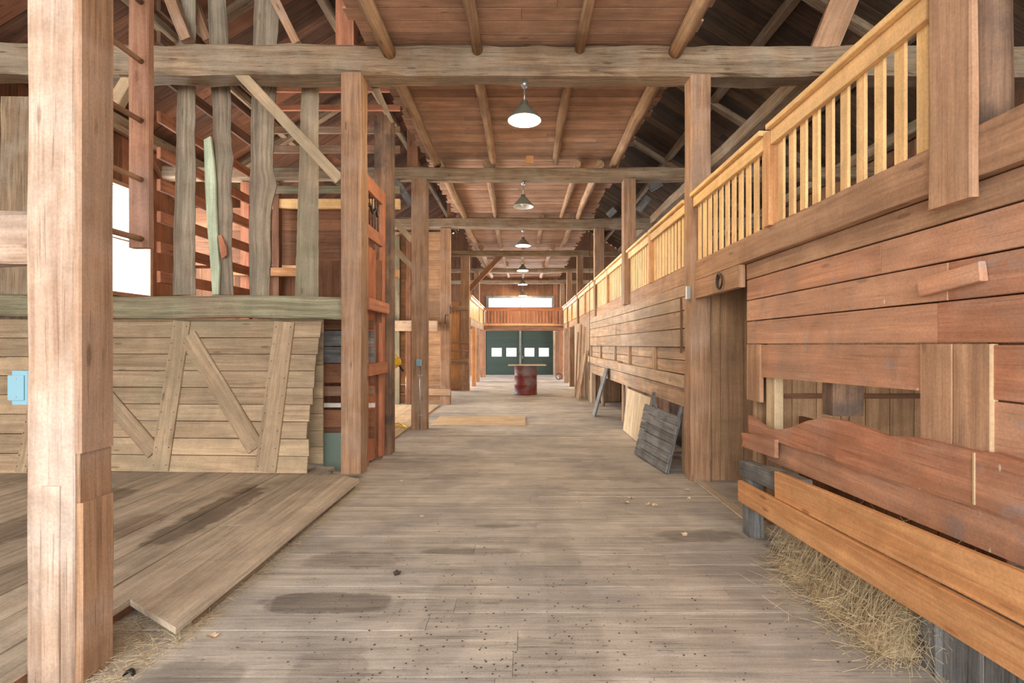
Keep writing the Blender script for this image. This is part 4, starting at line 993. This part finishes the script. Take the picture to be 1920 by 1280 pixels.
lamp(0, 24.3, 4.39, 3.82, True, 'farthest lit pendant lamp in front of the end window')

# ================================================================== DRUM TABLE, SMALL THINGS
dr = empty('oil_drum', (.09, 15.5, 0), 'rusty red oil drum standing in the middle of the far aisle', 'drum')
m = MB(); m.lathe([(0, .0), (.34, 0), (.352, .012), (.345, .03), (.34, .28), (.352, .3), (.34, .32), (.338, .56), (.35, .58), (.338, .6), (.34, .84), (.352, .855), (.345, .87), (.33, .862), (0, .85)], (.09, 15.5, 0), 40); m.build('drum_body', 'drum', dr)
m = MB(); m.box((-.44, 15.15, .872), (.70, 15.85, .892), 'x', ch=.004); tag(m.build('loose_board', 'ply'), 'thin pale board lying across the oil drum as a table top', 'board')
m = MB(); m.tube([(1.55+.13*math.cos(t*.4189), 21.9+.05*math.sin(t*.4189), .14+.12*math.sin(t*.4189)) for t in range(16)], .018, 8); tag(m.build('hose_ring', 'black'), 'black ring of hose leaning at the foot of the far right post', 'hose')
m = MB(); m.box((-1.86+.0, 8.93, 1.13), (-1.76, 8.998, 1.24), 'z', ch=.006); sb = m.build('switch_box', 'metal'); tag(sb, 'small metal switch box with conduit on the tall left post', 'switch box')
m = MB(); m.box((-1.85, 8.922, 1.14), (-1.77, 8.93, 1.23), 'z', ch=.002); m.build('cover', 'blue', sb)
m = MB(); m.tube([(-1.80, 8.975, .03), (-1.80, 8.975, 1.129)], .011, 8); m.build('conduit', 'metal', sb)
m = MB()
for z in (.25, .95): m.box((-1.83, 8.985, z), (-1.76, 8.998, z+.02), 'x')
m.build('strap', 'metal', sb)
# yellow cord reel hanging and cord on floor
yc = empty('yellow_cord_reel', (-2.35, 9.3, 1.0), 'yellow cord reel hanging in the gap left of the switch box post', 'cord reel')
m = MB(); c = V((-2.33, 9.3, 1.12))
m.lathe([(0, 0), (.1, .0), (.13, .03), (.12, .1), (.06, .14), (0, .14)], c, 14); m.build('reel_body', 'yellow', yc)
m = MB(); 
for q in range(3): m.tube([c+V((.14*math.cos(t*.524+q)-.05, .03*q, .13*math.sin(t*.524+q)+.08)) for t in range(10)], .014, 6)
m.build('cord', 'yellow', yc)
m = MB(); m.tube([c+V((.08, 0, .02)), c+V((.14, 0, -.08)), c+V((.17, 0, -.1))], .02, 6); m.build('plug', 'black', yc)
m = MB(); m.tube([c+V((-.05, 0, .18)), c+V((-.08, .03, .5)), c+V((-.08, .03, 1.3))], .006, 6); m.build('hanger', 'iron', yc)
m = MB(); m.tube([(-2.45, 9.3, .04), (-2.3, 9.5, .05), (-2.1, 9.2, .034), (-2.02, 9.0, .034), (-2.2, 9.15, .04), (-2.45, 9.1, .034), (-2.6, 9.3, .036), (-2.4, 9.6, .034)], .013, 6)
tag(m.build('extension_cord', 'yellow'), 'yellow extension cord lying on the pale floor left of the switch box post', 'cord')
for i, (x, y0, z) in enumerate(((-1.69, 12.95, 2.35), (-1.82, 12.7, 2.1))):
    m = MB(); m.tube([(x-.1, 12.812, z+.15), (x-.1, 12.70, z+.1), (x-.1, 12.66, z), (x-.1, 12.70, z-.08)], .012, 6); tag(m.build('iron_hook', 'iron'), ['upper', 'lower'][i]+' bent iron hook on the third left post', 'hook')
